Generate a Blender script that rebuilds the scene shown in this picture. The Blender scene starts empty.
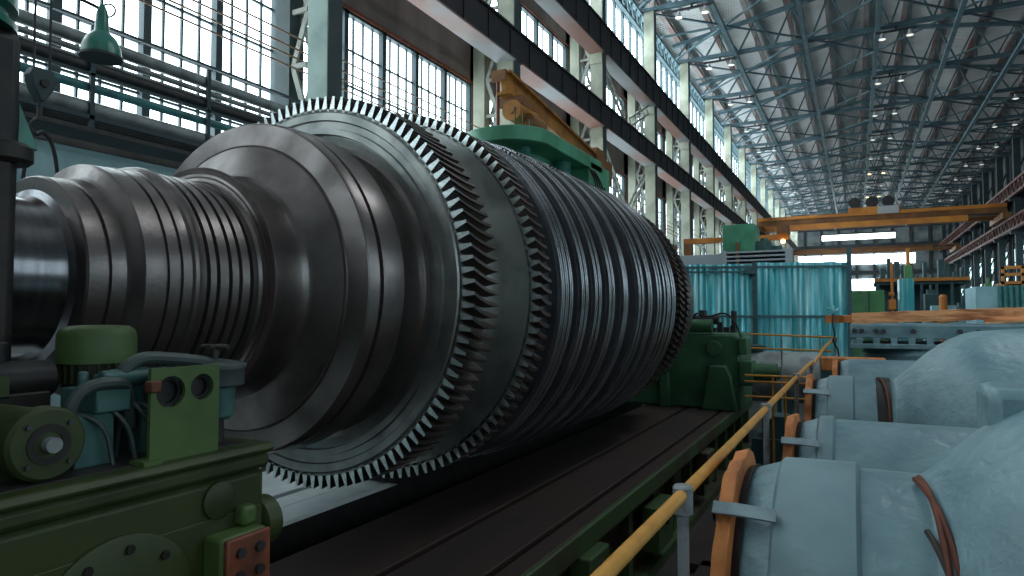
import bpy, math, random
from mathutils import Vector, Matrix
random.seed(7)
H = 1.9                      # eye height above the hall floor; heights below are given from eye level
PI = math.pi
SC = bpy.context.scene
COL = SC.collection

# ------------------------------------------------------------------ materials
MATS = {}
def mat(name, c, rough=.5, metal=0., c2=None, scale=6., detail=6., bump=0., bscale=40., stretch=(1, 1, 1), lo=.4, hi=.65, rough2=None, spec=.5):
    m = bpy.data.materials.new(name); m.use_nodes = True
    nt = m.node_tree; b = nt.nodes['Principled BSDF']
    b.inputs['Base Color'].default_value = (*c, 1); b.inputs['Roughness'].default_value = rough
    b.inputs['Metallic'].default_value = metal; b.inputs['Specular IOR Level'].default_value = spec
    tc = nt.nodes.new('ShaderNodeTexCoord'); mp = nt.nodes.new('ShaderNodeMapping')
    mp.inputs['Scale'].default_value = stretch
    nt.links.new(tc.outputs['Object'], mp.inputs['Vector'])
    if c2:
        n = nt.nodes.new('ShaderNodeTexNoise'); n.inputs['Scale'].default_value = scale; n.inputs['Detail'].default_value = detail
        nt.links.new(mp.outputs[0], n.inputs['Vector'])
        r = nt.nodes.new('ShaderNodeMapRange'); r.inputs['From Min'].default_value = lo; r.inputs['From Max'].default_value = hi
        nt.links.new(n.outputs[0], r.inputs[0])
        x = nt.nodes.new('ShaderNodeMix'); x.data_type = 'RGBA'
        x.inputs[6].default_value = (*c, 1); x.inputs[7].default_value = (*c2, 1)
        nt.links.new(r.outputs[0], x.inputs[0]); nt.links.new(x.outputs[2], b.inputs['Base Color'])
        if rough2 is not None:
            q = nt.nodes.new('ShaderNodeMapRange'); q.inputs['To Min'].default_value = rough; q.inputs['To Max'].default_value = rough2
            nt.links.new(r.outputs[0], q.inputs[0]); nt.links.new(q.outputs[0], b.inputs['Roughness'])
    if bump:
        n2 = nt.nodes.new('ShaderNodeTexNoise'); n2.inputs['Scale'].default_value = bscale; n2.inputs['Detail'].default_value = 4
        nt.links.new(mp.outputs[0], n2.inputs['Vector'])
        bp = nt.nodes.new('ShaderNodeBump'); bp.inputs['Strength'].default_value = bump; bp.inputs['Distance'].default_value = .02
        nt.links.new(n2.outputs[0], bp.inputs['Height']); nt.links.new(bp.outputs[0], b.inputs['Normal'])
    MATS[name] = m
    return m
def emit(name, c, s):
    m = bpy.data.materials.new(name); m.use_nodes = True
    b = m.node_tree.nodes['Principled BSDF']
    b.inputs['Base Color'].default_value = (*c, 1); b.inputs['Emission Color'].default_value = (*c, 1)
    b.inputs['Emission Strength'].default_value = s; b.inputs['Roughness'].default_value = .3
    MATS[name] = m
    return m
mat('rotor_steel', (.23, .205, .20), .29, .85, (.12, .105, .10), 5., 9, .06, 70, lo=.38, hi=.72, rough2=.44)
mat('scale_steel', (.105, .072, .066), .55, .25, (.06, .042, .04), 7., 9, .08, 70)
mat('drum_steel', (.15, .155, .17), .33, .85, (.085, .085, .10), 4., 8, .03, 60, lo=.35, hi=.7, rough2=.42)
mat('disc_steel', (.38, .39, .375), .30, .85, (.26, .275, .27), 7., 8, .03, 90, rough2=.4)
mat('journal_steel', (.22, .22, .235), .20, .95, (.16, .16, .175), 3., 4, stretch=(1, 14, 1))
mat('post_front_lit_steel', (.85, .92, .92), .30, .8, (.48, .55, .55), 20)  # machined post fronts, with reflected light put into the pale base
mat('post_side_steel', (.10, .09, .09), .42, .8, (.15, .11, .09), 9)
mat('bed_steel', (.055, .036, .031), .6, .1, (.034, .025, .023), 2.2, 8, .05, 30, stretch=(1, .35, 1), rough2=.7)  # brown steel; on the front slideway its darkness also stands for rotor shade
mat('way_steel_lit', (.88, .92, .92), .35, .05, (.74, .80, .82), 6)  # window light on the rear slideways put into the near-white base
mat('green_dark', (.055, .165, .075), .45, 0, (.03, .095, .048), 3., 8, .06, 20)
mat('green_lime', (.085, .150, .042), .5, 0, (.055, .098, .03), 4., 8, .05, 25)
mat('green_olive', (.040, .060, .014), .5, 0, (.026, .040, .011), 5., 8, .05, 25)
mat('green_machine', (.10, .36, .22), .45, 0, (.05, .22, .12), 1.5, 7, .04, 10)
mat('green_enamel', (.03, .22, .17), .3, 0, (.02, .13, .10), 8)
mat('teal_pot', (.07, .17, .16), .45, .1, (.04, .10, .10), 9)
mat('black_oily', (.012, .012, .014), .5, .2, (.03, .025, .022), 10)
mat('dark_iron', (.035, .037, .042), .5, .4, (.06, .05, .045), 8)
mat('hose', (.05, .07, .07), .5)
mat('copper_rust', (.20, .065, .035), .6, .3, (.11, .04, .03), 14)
mat('brick_red_paint', (.26, .075, .035), .55, .1, (.13, .045, .03), 9)
mat('bolt', (.10, .10, .11), .4, .7)
mat('casing_blue', (.21, .34, .375), .46, 0, (.125, .225, .265), 4., 9, .42, 20, lo=.35, hi=.68, rough2=.34)
mat('casing_blue_sleeve', (.215, .335, .37), .55, 0, (.155, .25, .285), 2.5, 9, .12, 20, rough2=.45)
mat('strap_grey', (.30, .40, .44), .45, .2, (.22, .29, .32), 12)
mat('edge_green', (.06, .12, .045), .5, 0, (.065, .045, .033), 2., 8, lo=.45, hi=.6)
mat('fin_steel', (.44, .46, .49), .27, .9, (.32, .33, .35), 6)
mat('disc_face_steel', (.46, .48, .46), .34, .8, (.28, .295, .285), 5., 8, .03, 90)
mat('wood_orange', (.68, .24, .065), .65, 0, (.36, .115, .03), 5., 8, .25, 25, stretch=(3, 1, 1))
mat('plank_wood', (.95, .46, .21), .7, 0, (.45, .14, .05), 3.5, 9, .4, 18, stretch=(.6, 5, 5), lo=.42, hi=.62)
mat('gasket', (.012, .012, .013), .7)
mat('rail_yellow', (.70, .34, .055), .42, 0, (.55, .24, .035), 10., 7, .05, 60)
mat('post_grey', (.33, .36, .38), .5, .3, (.20, .215, .225), 12., 8, .08, 60)
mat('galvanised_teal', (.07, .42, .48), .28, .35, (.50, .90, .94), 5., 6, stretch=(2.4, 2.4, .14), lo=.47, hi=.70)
mat('fence_frame', (.06, .13, .15), .5, .3, (.09, .17, .19), 7)
mat('tank_grey', (.30, .34, .34), .5, .1, (.17, .19, .20), 4.5, 5, lo=.5, hi=.62)
mat('beam_dark', (.018, .018, .024), .6, .1, (.03, .026, .028), 3)
mat('flange_pink', (.27, .135, .11), .5, .1, (.25, .25, .26), .30, 4, lo=.45, hi=.55)
mat('column_cream', (.42, .43, .34), .6, 0, (.30, .31, .24), 2., 8)
mat('column_green', (.30, .40, .36), .6, 0, (.20, .28, .26), 2., 8)
mat('column_dark', (.03, .055, .06), .6, 0, (.05, .07, .07), 2)
mat('lattice_cream', (.36, .37, .32), .6, 0, (.20, .20, .18), 4)
mat('wall_brown', (.25, .20, .19), .85, 0, (.16, .125, .12), 1.4, 9, stretch=(1, 1.2, .25), lo=.35, hi=.7)
mat('wall_teal', (.50, .72, .74), .7, 0, (.34, .52, .55), 1.6, 9)
mat('wall_grey', (.26, .30, .31), .85, 0, (.09, .11, .12), .6, 8)
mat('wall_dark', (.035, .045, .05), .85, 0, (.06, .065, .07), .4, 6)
mat('frame_dark', (.03, .055, .065), .55, .1)
mat('pipe_grey', (.28, .31, .31), .45, .2, (.17, .19, .19), 5)
mat('pipe_teal', (.06, .24, .24), .45, 0, (.04, .15, .15), 5)
mat('wire_rust', (.30, .18, .12), .5, .4)
mat('truss_blue', (.10, .17, .20), .55, .1, (.07, .12, .14), 2)
mat('purlin_rust', (.16, .085, .07), .6, .1, (.24, .22, .22), .6)
mat('girder_rust', (.12, .038, .032), .6, .1, (.07, .028, .026), 1.5)
mat('crane_orange', (.62, .23, .035), .5, 0, (.42, .14, .03), .8, 7)
mat('crane_brown', (.18, .075, .03), .55, 0, (.27, .115, .035), 1.2, 7)
mat('jib_yellow', (.45, .19, .03), .5, .1, (.27, .10, .025), 2.5, 8)
mat('dark_teal', (.03, .075, .085), .6, 0, (.05, .10, .11), 3)
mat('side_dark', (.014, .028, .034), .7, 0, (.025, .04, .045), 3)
mat('sign_grey', (.42, .44, .45), .5)
mat('container_blue', (.30, .52, .58), .5, 0, (.22, .40, .46), 2)
mat('far_green', (.09, .26, .10), .55, 0, (.06, .18, .08), 2)
mat('floor_dark', (.060, .052, .048), .75, 0, (.03, .027, .026), 1.3, 9, .15, 6)
mat('louvre_grey', (.42, .47, .50), .45, .2)
emit('daylight_glass', (.80, .95, 1.0), 5.5)
emit('daylight_glass_dim', (.62, .92, .95), 1.5)
emit('lamp_white', (1., .97, .88), .9)
emit('skylit_glass', (.80, .95, 1.0), 13.)
emit('side_glass', (.75, .93, 1.0), 3.6)
emit('lamp_warm', (1., .72, .28), 9.)
emit('tube_white', (1., .98, .95), 4.)
# corrugated roof sheet
m = mat('roof_sheet', (.72, .72, .72), .7, 0, (.55, .56, .57), .5, 6)
nt = m.node_tree; b = nt.nodes['Principled BSDF']
w = nt.nodes.new('ShaderNodeTexWave'); w.bands_direction = 'Y'; w.inputs['Scale'].default_value = 1.6
tc = nt.nodes.new('ShaderNodeTexCoord'); nt.links.new(tc.outputs['Object'], w.inputs['Vector'])
bp = nt.nodes.new('ShaderNodeBump'); bp.inputs['Strength'].default_value = .8; bp.inputs['Distance'].default_value = .08
nt.links.new(w.outputs['Fac'], bp.inputs['Height']); nt.links.new(bp.outputs[0], b.inputs['Normal'])

# ------------------------------------------------------------------ mesh building
class MB:
    def __init__(s): s.v = []; s.f = []
    def add(s, vs, fs):
        o = len(s.v); s.v += [tuple(p) for p in vs]; s.f += [tuple(i + o for i in f) for f in fs]; return s
    def box(s, x0, x1, y0, y1, z0, z1):
        return s.add([(x0, y0, z0), (x1, y0, z0), (x1, y1, z0), (x0, y1, z0), (x0, y0, z1), (x1, y0, z1), (x1, y1, z1), (x0, y1, z1)],
                     [(3, 2, 1, 0), (4, 5, 6, 7), (0, 1, 5, 4), (1, 2, 6, 5), (2, 3, 7, 6), (3, 0, 4, 7)])
    def bar(s, p0, p1, w, h=None, up=(0, 0, 1)):
        p0 = Vector(p0); p1 = Vector(p1); h = h or w; d = (p1 - p0).normalized(); up = Vector(up)
        if abs(d.dot(up)) > .98: up = Vector((1, 0, 0))
        a = d.cross(up).normalized() * w / 2; c = a.normalized().cross(d).normalized() * h / 2
        vs = [p + x * a + y * c for p in (p0, p1) for x, y in ((-1, -1), (1, -1), (1, 1), (-1, 1))]
        return s.add(vs, [(3, 2, 1, 0), (4, 5, 6, 7), (0, 1, 5, 4), (1, 2, 6, 5), (2, 3, 7, 6), (3, 0, 4, 7)])
    def cyl(s, p0, p1, r, n=16, r2=None):
        p0 = Vector(p0); p1 = Vector(p1); r2 = r if r2 is None else r2
        d = (p1 - p0).normalized(); up = Vector((0, 0, 1)) if abs(d.z) < .9 else Vector((1, 0, 0))
        a = d.cross(up).normalized(); c = a.cross(d)
        vs = [p + q * (math.cos(2 * PI * i / n) * a + math.sin(2 * PI * i / n) * c) for p, q in ((p0, r), (p1, r2)) for i in range(n)]
        fs = [(i, (i + 1) % n, n + (i + 1) % n, n + i) for i in range(n)]
        return s.add(vs, fs + [tuple(range(n - 1, -1, -1)), tuple(range(n, 2 * n))])
    def tube(s, pts, r, n=8, sm=5):
        P = [Vector(p) for p in pts]
        if len(P) > 3 and sm:
            Q = [2 * P[0] - P[1]] + P + [2 * P[-1] - P[-2]]; O = []
            for i in range(1, len(Q) - 2):
                a, b, c, d = Q[i - 1:i + 3]
                for k in range(sm):
                    t = k / sm; O.append(.5 * (2 * b + (c - a) * t + (2 * a - 5 * b + 4 * c - d) * t * t + (3 * b - a - 3 * c + d) * t ** 3))
            P = O + [P[-1]]
        m = len(P); vs = []; fs = []; pa = None
        for k in range(m):
            d = (P[min(k + 1, m - 1)] - P[max(k - 1, 0)]).normalized()
            if pa is None:
                up = Vector((0, 0, 1)) if abs(d.z) < .9 else Vector((1, 0, 0)); a = d.cross(up).normalized()
            else: a = (pa - d * pa.dot(d)).normalized()
            pa = a; c = a.cross(d)
            vs += [P[k] + r * (math.cos(2 * PI * i / n) * a + math.sin(2 * PI * i / n) * c) for i in range(n)]
        for k in range(m - 1):
            fs += [(k * n + i, k * n + (i + 1) % n, (k + 1) * n + (i + 1) % n, (k + 1) * n + i) for i in range(n)]
        return s.add(vs, fs + [tuple(range(n - 1, -1, -1)), tuple(range((m - 1) * n, m * n))])
    def lathe(s, prof, axis, c, n=64, a0=0., a1=2 * PI, wob=None):
        full = a1 - a0 > 6.28; k = n if full else n + 1; vs = []; fs = []
        for t, r in prof:
            for i in range(k):
                a = a0 + (a1 - a0) * i / n; q = r * (wob(a) if wob else 1); x, y = q * math.cos(a), q * math.sin(a)
                p = {'x': (t, x, y), 'y': (x, t, y), 'z': (x, y, t)}[axis]
                vs.append((p[0] + c[0], p[1] + c[1], p[2] + c[2]))
        for j in range(len(prof) - 1):
            for i in range(n):
                i2 = (i + 1) % k
                f = (j * k + i, j * k + i2, (j + 1) * k + i2, (j + 1) * k + i)
                fs.append(f if axis != 'y' else f[::-1])
        if full:
            if prof[0][1] > 1e-6: fs.append(tuple(range(k)) if axis == 'y' else tuple(range(k - 1, -1, -1)))
            if prof[-1][1] > 1e-6:
                b0 = (len(prof) - 1) * k
                fs.append(tuple(range(b0 + k - 1, b0 - 1, -1)) if axis == 'y' else tuple(range(b0, b0 + k)))
        return s.add(vs, fs)
    def prism(s, poly, axis, t0, t1):
        n = len(poly)
        f = {'x': lambda a, b, t: (t, a, b), 'y': lambda a, b, t: (a, t, b), 'z': lambda a, b, t: (a, b, t)}[axis]
        return s.add([f(a, b, t) for t in (t0, t1) for a, b in poly],
                     [(i, (i + 1) % n, n + (i + 1) % n, n + i) for i in range(n)] + [tuple(range(n - 1, -1, -1)), tuple(range(n, 2 * n))])
    def ring(s, c, axis, ri, ro, t, n=32):
        return s.lathe([(0, ri), (0, ro), (t, ro), (t, ri), (0, ri)], axis, c, n)

def link(o): COL.objects.link(o); return o
def wloc(o):
    p = Vector((0, 0, 0))
    while o: p += o.location; o = o.parent
    return p
def build(mb, name, m, parent=None, loc=None, bevel=0., smooth=35, local=False):
    me = bpy.data.meshes.new(name)
    if parent is not None: org = wloc(parent)
    else: org = Vector(loc) + Vector((0, 0, H)) if loc is not None else Vector((0, 0, H))
    off = Vector((0, 0, 0)) if local else Vector((0, 0, H)) - org
    me.from_pydata([(x + off.x, y + off.y, z + off.z) for x, y, z in mb.v], [], mb.f)
    import bmesh
    bm = bmesh.new(); bm.from_mesh(me); bmesh.ops.recalc_face_normals(bm, faces=bm.faces); bm.to_mesh(me); bm.free()
    me.materials.append(MATS[m]); me.shade_smooth(); me.set_sharp_from_angle(angle=math.radians(smooth))
    o = link(bpy.data.objects.new(name, me))
    if parent is not None: o.parent = parent
    else: o.location = org
    if bevel:
        bv = o.modifiers.new('edge', 'BEVEL'); bv.width = bevel; bv.segments = 2; bv.limit_method = 'ANGLE'; bv.angle_limit = .7
    return o
def tag(o, label=None, cat=None, group=None, kind=None):
    for k, v in (('label', label), ('category', cat), ('group', group), ('kind', kind)):
        if v: o[k] = v
    return o
def thing(name, label, cat, loc, group=None):
    o = bpy.data.objects.new(name, None); link(o); o.empty_display_size = .1
    o.location = (loc[0], loc[1], loc[2] + H)
    return tag(o, label, cat, group)
def struct(mb, name, m, parent=None, bevel=0.):
    o = build(mb, name, m, parent, bevel=bevel)
    if parent is None: o['kind'] = 'structure'
    return o
def dup(o, loc=None, label=None, parent=None):
    c = o.copy(); COL.objects.link(c)
    if parent: c.parent = parent
    if loc is not None: c.location = (loc[0], loc[1], loc[2] + H)
    if label: c['label'] = label
    for ch in list(o.children): dup(ch, parent=c)
    return c
def each(mbs, name, m, parent, bevel=0.):
    for q in mbs: build(q, name, m, parent, bevel=bevel)
ORD = ['nearest', 'second', 'third', 'fourth', 'fifth', 'sixth', 'seventh', 'eighth', 'ninth', 'tenth', 'eleventh', 'twelfth', 'thirteenth', 'fourteenth', 'fifteenth', 'sixteenth', 'seventeenth', 'eighteenth']

# ------------------------------------------------------------------ camera
F, U0, V0 = 660., 856., 315.
pitch = math.atan((V0 - 288) / F); yaw = math.atan((U0 - 512) / F * math.cos(pitch))
cd = bpy.data.cameras.new('camera'); cam = link(bpy.data.objects.new('camera', cd))
cd.sensor_width = 36; cd.lens = F / 1024 * 36; cd.clip_end = 400; cd.clip_start = .05
cam.location = (0, 0, H); cam.rotation_euler = (PI / 2 + pitch, 0, yaw)
SC.camera = cam
cd.dof.use_dof = False

# ------------------------------------------------------------------ the hall
XW, XC, XR = -8.2, -7.05, 10.6
FL = -H
YB, YE = -34., 100.
BAY = [1.4 + 6 * k for k in range(-5, 17)]
struct(MB().box(XW - .4, XR + .4, YB, YE + .4, FL - .2, FL), 'floor', 'floor_dark')
# left wall: teal dado, brown upper bands, piers
wl = MB().box(XW - .3, XW, YB, YE, FL, 2.0)
wo = struct(wl, 'wall_left', 'wall_teal')
up = MB().box(XW - .3, XW + .02, YB, YE, 2.0, 2.22)
up.box(XW - .3, XW, YB, YE, 5.63, 7.1); up.box(XW - .3, XW, YB, YE, 8.76, 9.75); up.box(XW - .3, XW, YB, YE, 12.38, 13.6)
for y in BAY: up.box(XW - .3, XW, y + .15, y + .65, 2.22, 9.7)
build(up, 'upper_panels', 'wall_brown', wo)
tr = MB()
for z in (5.60, 8.73, 12.35): tr.box(XW - .05, XW + .06, YB, YE, z, z + .07)
struct(tr, 'trim_1', 'brick_red_paint')

wn = 0
def window(y0, y1, z0, z1, heavy, thin, rows, x=XW, s=1, glass='daylight_glass'):
    global wn
    wn += 1
    f = MB(); e = .05
    f.box(x - .12, x + .02, y0, y0 + e, z0, z1).box(x - .12, x + .02, y1 - e, y1, z0, z1)
    f.box(x - .12, x + .02, y0, y1, z0, z0 + e).box(x - .12, x + .02, y0, y1, z1 - e, z1)
    g = MB(); W = (y1 - y0) / heavy
    for i in range(1, heavy): f.box(x - .12, x + .02, y0 + i * W - .055, y0 + i * W + .055, z0, z1)
    for i in range(heavy):
        for j in range(1, thin):
            yy = y0 + i * W + j * W / thin; g.box(x - .09, x - .05, yy - .014, yy + .014, z0, z1)
    for j in range(1, rows):
        zz = z0 + j * (z1 - z0) / rows; g.box(x - .095, x - .055, y0, y1, zz - .016, zz + .016)
    o = struct(f, 'window_%d' % wn, 'frame_dark')
    build(g, 'glazing_bars', 'frame_dark', o)
    gl = MB().add([(x - .1, y0, z0), (x - .1, y1, z0), (x - .1, y1, z1), (x - .1, y0, z1)], [(0, 1, 2, 3)] if s > 0 else [(3, 2, 1, 0)])
    build(gl, 'glass', glass, o)
for y in BAY[:-1]:
    far = y > 40
    window(y + .65, y + 6.15, 2.22, 5.6, 5, 2 if far else 4, 5)
    window(y + .65, y + 6.15, 7.1, 8.73, 5, 2, 2)
    window(y + .2, y + 6.15, 9.75, 12.35, 6, 1 if far else 2, 2, glass='skylit_glass')

# columns along the window wall
def column(y, k):
    lab = 'tall two-legged steel column on the window wall, %s in the row' % ORD[k]
    t = thing('steel_column', lab, 'column', (XC, y, FL), 'built-up columns of the window wall')
    build(MB().box(XC - .2, XC + .2, y - .15, y + .15, FL, 12.0), 'inner_leg', 'column_cream' if k else 'column_green', t, bevel=.01)
    build(MB().box(XC + .2, XC + .215, y - .15, y + .15, FL, 12.0), 'shaded_side_face', 'column_dark', t)  # thin dark sheet paints the shade on the column's aisle side
    build(MB().box(-7.95, -7.65, y - .12, y + .12, FL, 9.6), 'outer_leg', 'column_dark' if k < 1 else 'column_cream', t)
    l = MB(); z = FL + .6; sgn = 1
    while z < 9:
        a, c = (-7.6, XC - .25) if sgn > 0 else (XC - .25, -7.6)
        l.bar((a, y - .08, z), (c, y - .08, z + .85), .09, .04, up=(0, 1, 0)); l.bar((c, y + .08, z), (a, y + .08, z + .85), .07, .03, up=(0, 1, 0)); l.bar((-7.6, y - .1, z), (XC - .25, y - .1, z), .07, .04, up=(0, 1, 0))
        z += .85; sgn = -sgn
    build(l, 'lattice', 'lattice_cream', t)
    for zz in (5.55, 7.9):
        build(MB().prism([(XC - .2, zz - .05), (XC + .19, zz - .05), (XC + .19, zz + .28), (XC - .22, zz + .28)], 'y', y - .19, y + .19), 'beam_bracket', 'column_cream', t)
for k, y in enumerate([q for q in BAY if q > 5]): column(y, k)

# crane runway girders
def runway(z0, z1, lab):
    t = thing('crane_runway_girder', lab, 'girder', (-6.85, 0, z0), 'crane runway girders of the window wall')
    wbm = MB().box(-6.88, -6.83, YB, YE, z0 + .02, z1)
    for j in range(int((YE - YB) / 1.0)): wbm.box(-6.83, -6.80, YB + j, YB + j + .035, z0 + .04, z1 - .03)
    build(wbm, 'web', 'beam_dark', t)
    f = MB()
    for y in [q for q in BAY[:-1]]: f.box(-7.27, -6.79, y + .16, y + 5.84, z0 - .02, z0 + .02)
    build(f, 'bottom_flange', 'flange_pink', t)
    build(MB().box(-7.3, -6.78, YB, YE, z1, z1 + .05), 'top_flange', 'beam_dark', t)
    build(MB().box(-7.08, -7.0, YB, YE, z1 + .05, z1 + .14), 'crane_rail', 'dark_iron', t)
    build(MB().box(-7.25, -7.2, YB, YE, z0 + .02, z1), 'inner_web', 'beam_dark', t)
runway(5.85, 6.53, 'dark lower crane girder running along the window wall columns')
runway(8.2, 9.08, 'dark upper crane girder running high along the window wall')

# V bracing bays: latticed struts
def lattice_strut(p0, p1, lab, w=.32):
    t = MB(); p0 = Vector(p0); p1 = Vector(p1); d = (p1 - p0); n = max(4, int(d.length / .3)); s = Vector((0, 1, 0)) * w / 2
    if abs(d.normalized().y) > .7: s = Vector((0, 0, 1)) * w / 2
    t.bar(p0 - s, p1 - s, .06); t.bar(p0 + s, p1 + s, .06)
    for i in range(n):
        a = p0 + d * i / n; c = p0 + d * (i + 1) / n; q = s if i % 2 else -s
        t.bar(a + q, c - q, .035, .02)
    o = build(t, 'lattice_brace', 'lattice_cream', loc=tuple(p0))
    tag(o, lab, 'brace', 'latticed braces between the wall columns')
for b0, w in ((19.4, 'in the braced bay nearest the yellow jib crane'), (43.4, 'in the braced bay far down the window wall')):
    ym = b0 + 3
    lattice_strut((-7.02, b0 + .35, 5.4), (-7.02, b0 + 5.65, 1.3), 'lower latticed brace sloping away %s' % w)
    lattice_strut((-7.22, b0 + 5.65, 5.4), (-7.22, b0 + .35, 1.3), 'lower latticed brace sloping back %s' % w)
    lattice_strut((-7.05, b0 + .35, 8.0), (-7.05, ym - .2, 6.86), 'upper latticed brace sloping away %s' % w)
    lattice_strut((-7.05, b0 + 5.65, 8.0), (-7.05, ym + .2, 6.86), 'upper latticed brace sloping back %s' % w)

# roof
B = 12.1; XL, XA = -7.6, 1.4
def zr(x): return 13.3 + 1.5 * (1 - abs(x - XA) / 9.2)
struct(MB().add([(XL - .8, YB, zr(XL) - .05), (XA, YB, zr(XA)), (XR + .4, YB, zr(XR)), (XL - .8, YE, zr(XL) - .05), (XA, YE, zr(XA)), (XR + .4, YE, zr(XR)),
                 (XL - .8, YB, zr(XL) + .15), (XA, YB, zr(XA) + .2), (XR + .4, YB, zr(XR) + .2), (XL - .8, YE, zr(XL) + .15), (XA, YE, zr(XA) + .2), (XR + .4, YE, zr(XR) + .2)],
                [(0, 1, 4, 3), (1, 2, 5, 4), (6, 9, 10, 7), (7, 10, 11, 8), (0, 3, 9, 6), (2, 8, 11, 5), (0, 6, 7, 1), (1, 7, 8, 2), (3, 4, 10, 9), (4, 5, 11, 10)]), 'ceiling', 'roof_sheet')
npl = 12
for i in range(npl):
    x = XL + .3 + (XR - XL - .6) * i / (npl - 1); z = zr(x)
    p = MB().box(x - .05, x + .05, YB, YE, z - .30, z - .03).box(x - .11, x + .11, YB, YE, z - .33, z - .30)
    tag(build(p, 'roof_purlin', 'purlin_rust'), 'rusty brown roof purlin under the sheeting, %s from the window wall' % ORD[i], 'purlin', 'roof purlins')
y0 = 19.4
TY = [y for y in BAY if y >= 19]
t0 = None
for k, y in enumerate(TY):
    lab = 'blue-grey steel roof truss spanning the hall, %s in the row' % ORD[k]
    if t0 is None:
        t0 = thing('roof_truss', lab, 'truss', (0, y, B), 'roof trusses')
        c = MB(); c.box(XL, XR, y - .13, y - .05, B - .07, B + .07).box(XL, XR, y + .05, y + .13, B - .07, B + .07); build(c, 'bottom_chord', 'truss_blue', t0)
        c = MB(); c.bar((XL, y, zr(XL) - .42), (XA, y, zr(XA) - .42), .2, .16); c.bar((XA, y, zr(XA) - .42), (XR, y, zr(XR) - .42), .2, .16); build(c, 'top_chord', 'truss_blue', t0)
        c = MB(); n = 12
        for i in range(n):
            xa = XL + (XR - XL) * i / n; xb = XL + (XR - XL) * (i + 1) / n; xm = (xa + xb) / 2
            c.bar((xa, y, B), (xm, y, zr(xm) - .42), .09, .07); c.bar((xm, y, zr(xm) - .42), (xb, y, B), .09, .07); c.bar((xm, y, B), (xm, y, zr(xm) - .42), .06, .06)
        build(c, 'web', 'truss_blue', t0)
    else: dup(t0, (0, y, B), lab)
b0 = None
for k, y in enumerate(TY[:-1]):
    lab = 'zigzag roof bracing at truss chord level in the %s roof bay' % ORD[k]
    if b0 is None:
        b0 = thing('roof_bracing', lab, 'bracing', (0, y, B), 'roof bracing between trusses')
        c = MB()
        for xa, xb in ((XL, -4.7), (-1.74, -4.7), (-1.74, 1.03), (3.9, 1.03), (3.9, 6.7), (XR, 6.7)):
            c.bar((xa, y, B + .1), (xb, y + 3, B + .1), .07); c.bar((xb, y + 3, B + .1), (xa, y + 6, B + .1), .07)
        build(c, 'diagonal', 'truss_blue', b0)
        for xa, xb in ((XL, -4.7), (6.7, XR)):
            xm = (xa + xb) / 2
            build(MB().bar((xa if xa < 0 else xb, y, B + .05), (xm, y, zr(xm) - .5), .06), 'strut', 'truss_blue', b0)
            build(MB().bar((xm, y + 3, zr(xm) - .4), (xm, y, B), .05), 'strut', 'truss_blue', b0)
            build(MB().bar((xa, y + 3, B + .1), (xb, y + 3, B + .1), .08), 'strut', 'truss_blue', b0)
    else: dup(b0, (0, y, B), lab)
for x, w in ((-4.7, 'first'), (-1.74, 'second'), (1.03, 'middle'), (3.9, 'fourth'), (6.7, 'fifth')):
    tag(build(MB().box(x - .09, x + .09, 15, YE, B - .2, B - .06), 'roof_tie', 'truss_blue'), 'long steel roof tie under the trusses, %s from the window wall' % w, 'tie', 'longitudinal roof ties')
# latticed eave girder
t = thing('eave_girder', 'latticed eave girder above the top windows of the window wall', 'girder', (-7.4, 0, 11.4))
build(MB().box(-7.48, -7.3, 10, YE - .4, 11.92, 12.02), 'top_chord', 'truss_blue', t)
build(MB().box(-7.46, -7.32, 10, YE - .4, 11.25, 11.33), 'bottom_chord', 'truss_blue', t)
c = MB()
for i in range(149): c.bar((-7.4, 10 + .6 * i, 11.3), (-7.4, 10.3 + .6 * i, 11.95), .05); c.bar((-7.4, 10.3 + .6 * i, 11.95), (-7.4, 10.6 + .6 * i, 11.3), .05)
build(c, 'lattice', 'truss_blue', t)

# lamp clusters on the bottom chords
def lamps(x, y, lab, warm=False, src=None):
    if src: return dup(src, (x, y, B - .1), lab)
    t = thing('floodlight_cluster', lab, 'lamp', (x, y, B - .1), 'floodlight clusters under the roof trusses')
    c = MB().box(x - .75, x + .75, y - .04, y + .04, B - .28, B - .2).box(x - .04, x + .04, y - .04, y + .04, B - .28, B - .05)
    build(c, 'bracket', 'dark_iron', t)
    for dx in (-.5, .5):
        h = build(MB().lathe([(B - .28, .05), (B - .40, .07), (B - .52, .17), (B - .53, .17)], 'z', (x + dx, y, 0), 14), 'lamp_hood', 'sign_grey', t)
        build(MB().lathe([(B - .535, .0), (B - .535, .13), (B - .55, .0)], 'z', (x + dx, y, 0), 14), 'lamp_lens', 'lamp_warm' if warm else 'lamp_white', h)
    return t
src = {}
for row, x in (('window-side', -5.4), ('middle', 1.7), ('far-side', 8.3)):
    for k, y in enumerate(TY[1:]):
        wm = row == 'middle' and k in (6, 8)
        s = lamps(x, y, '%s floodlights in the %s row, on the %s roof truss' % ('yellow-glowing' if wm else 'white', row, ORD[k + 1]), wm, src.get(wm))
        src.setdefault(wm, s)

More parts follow.
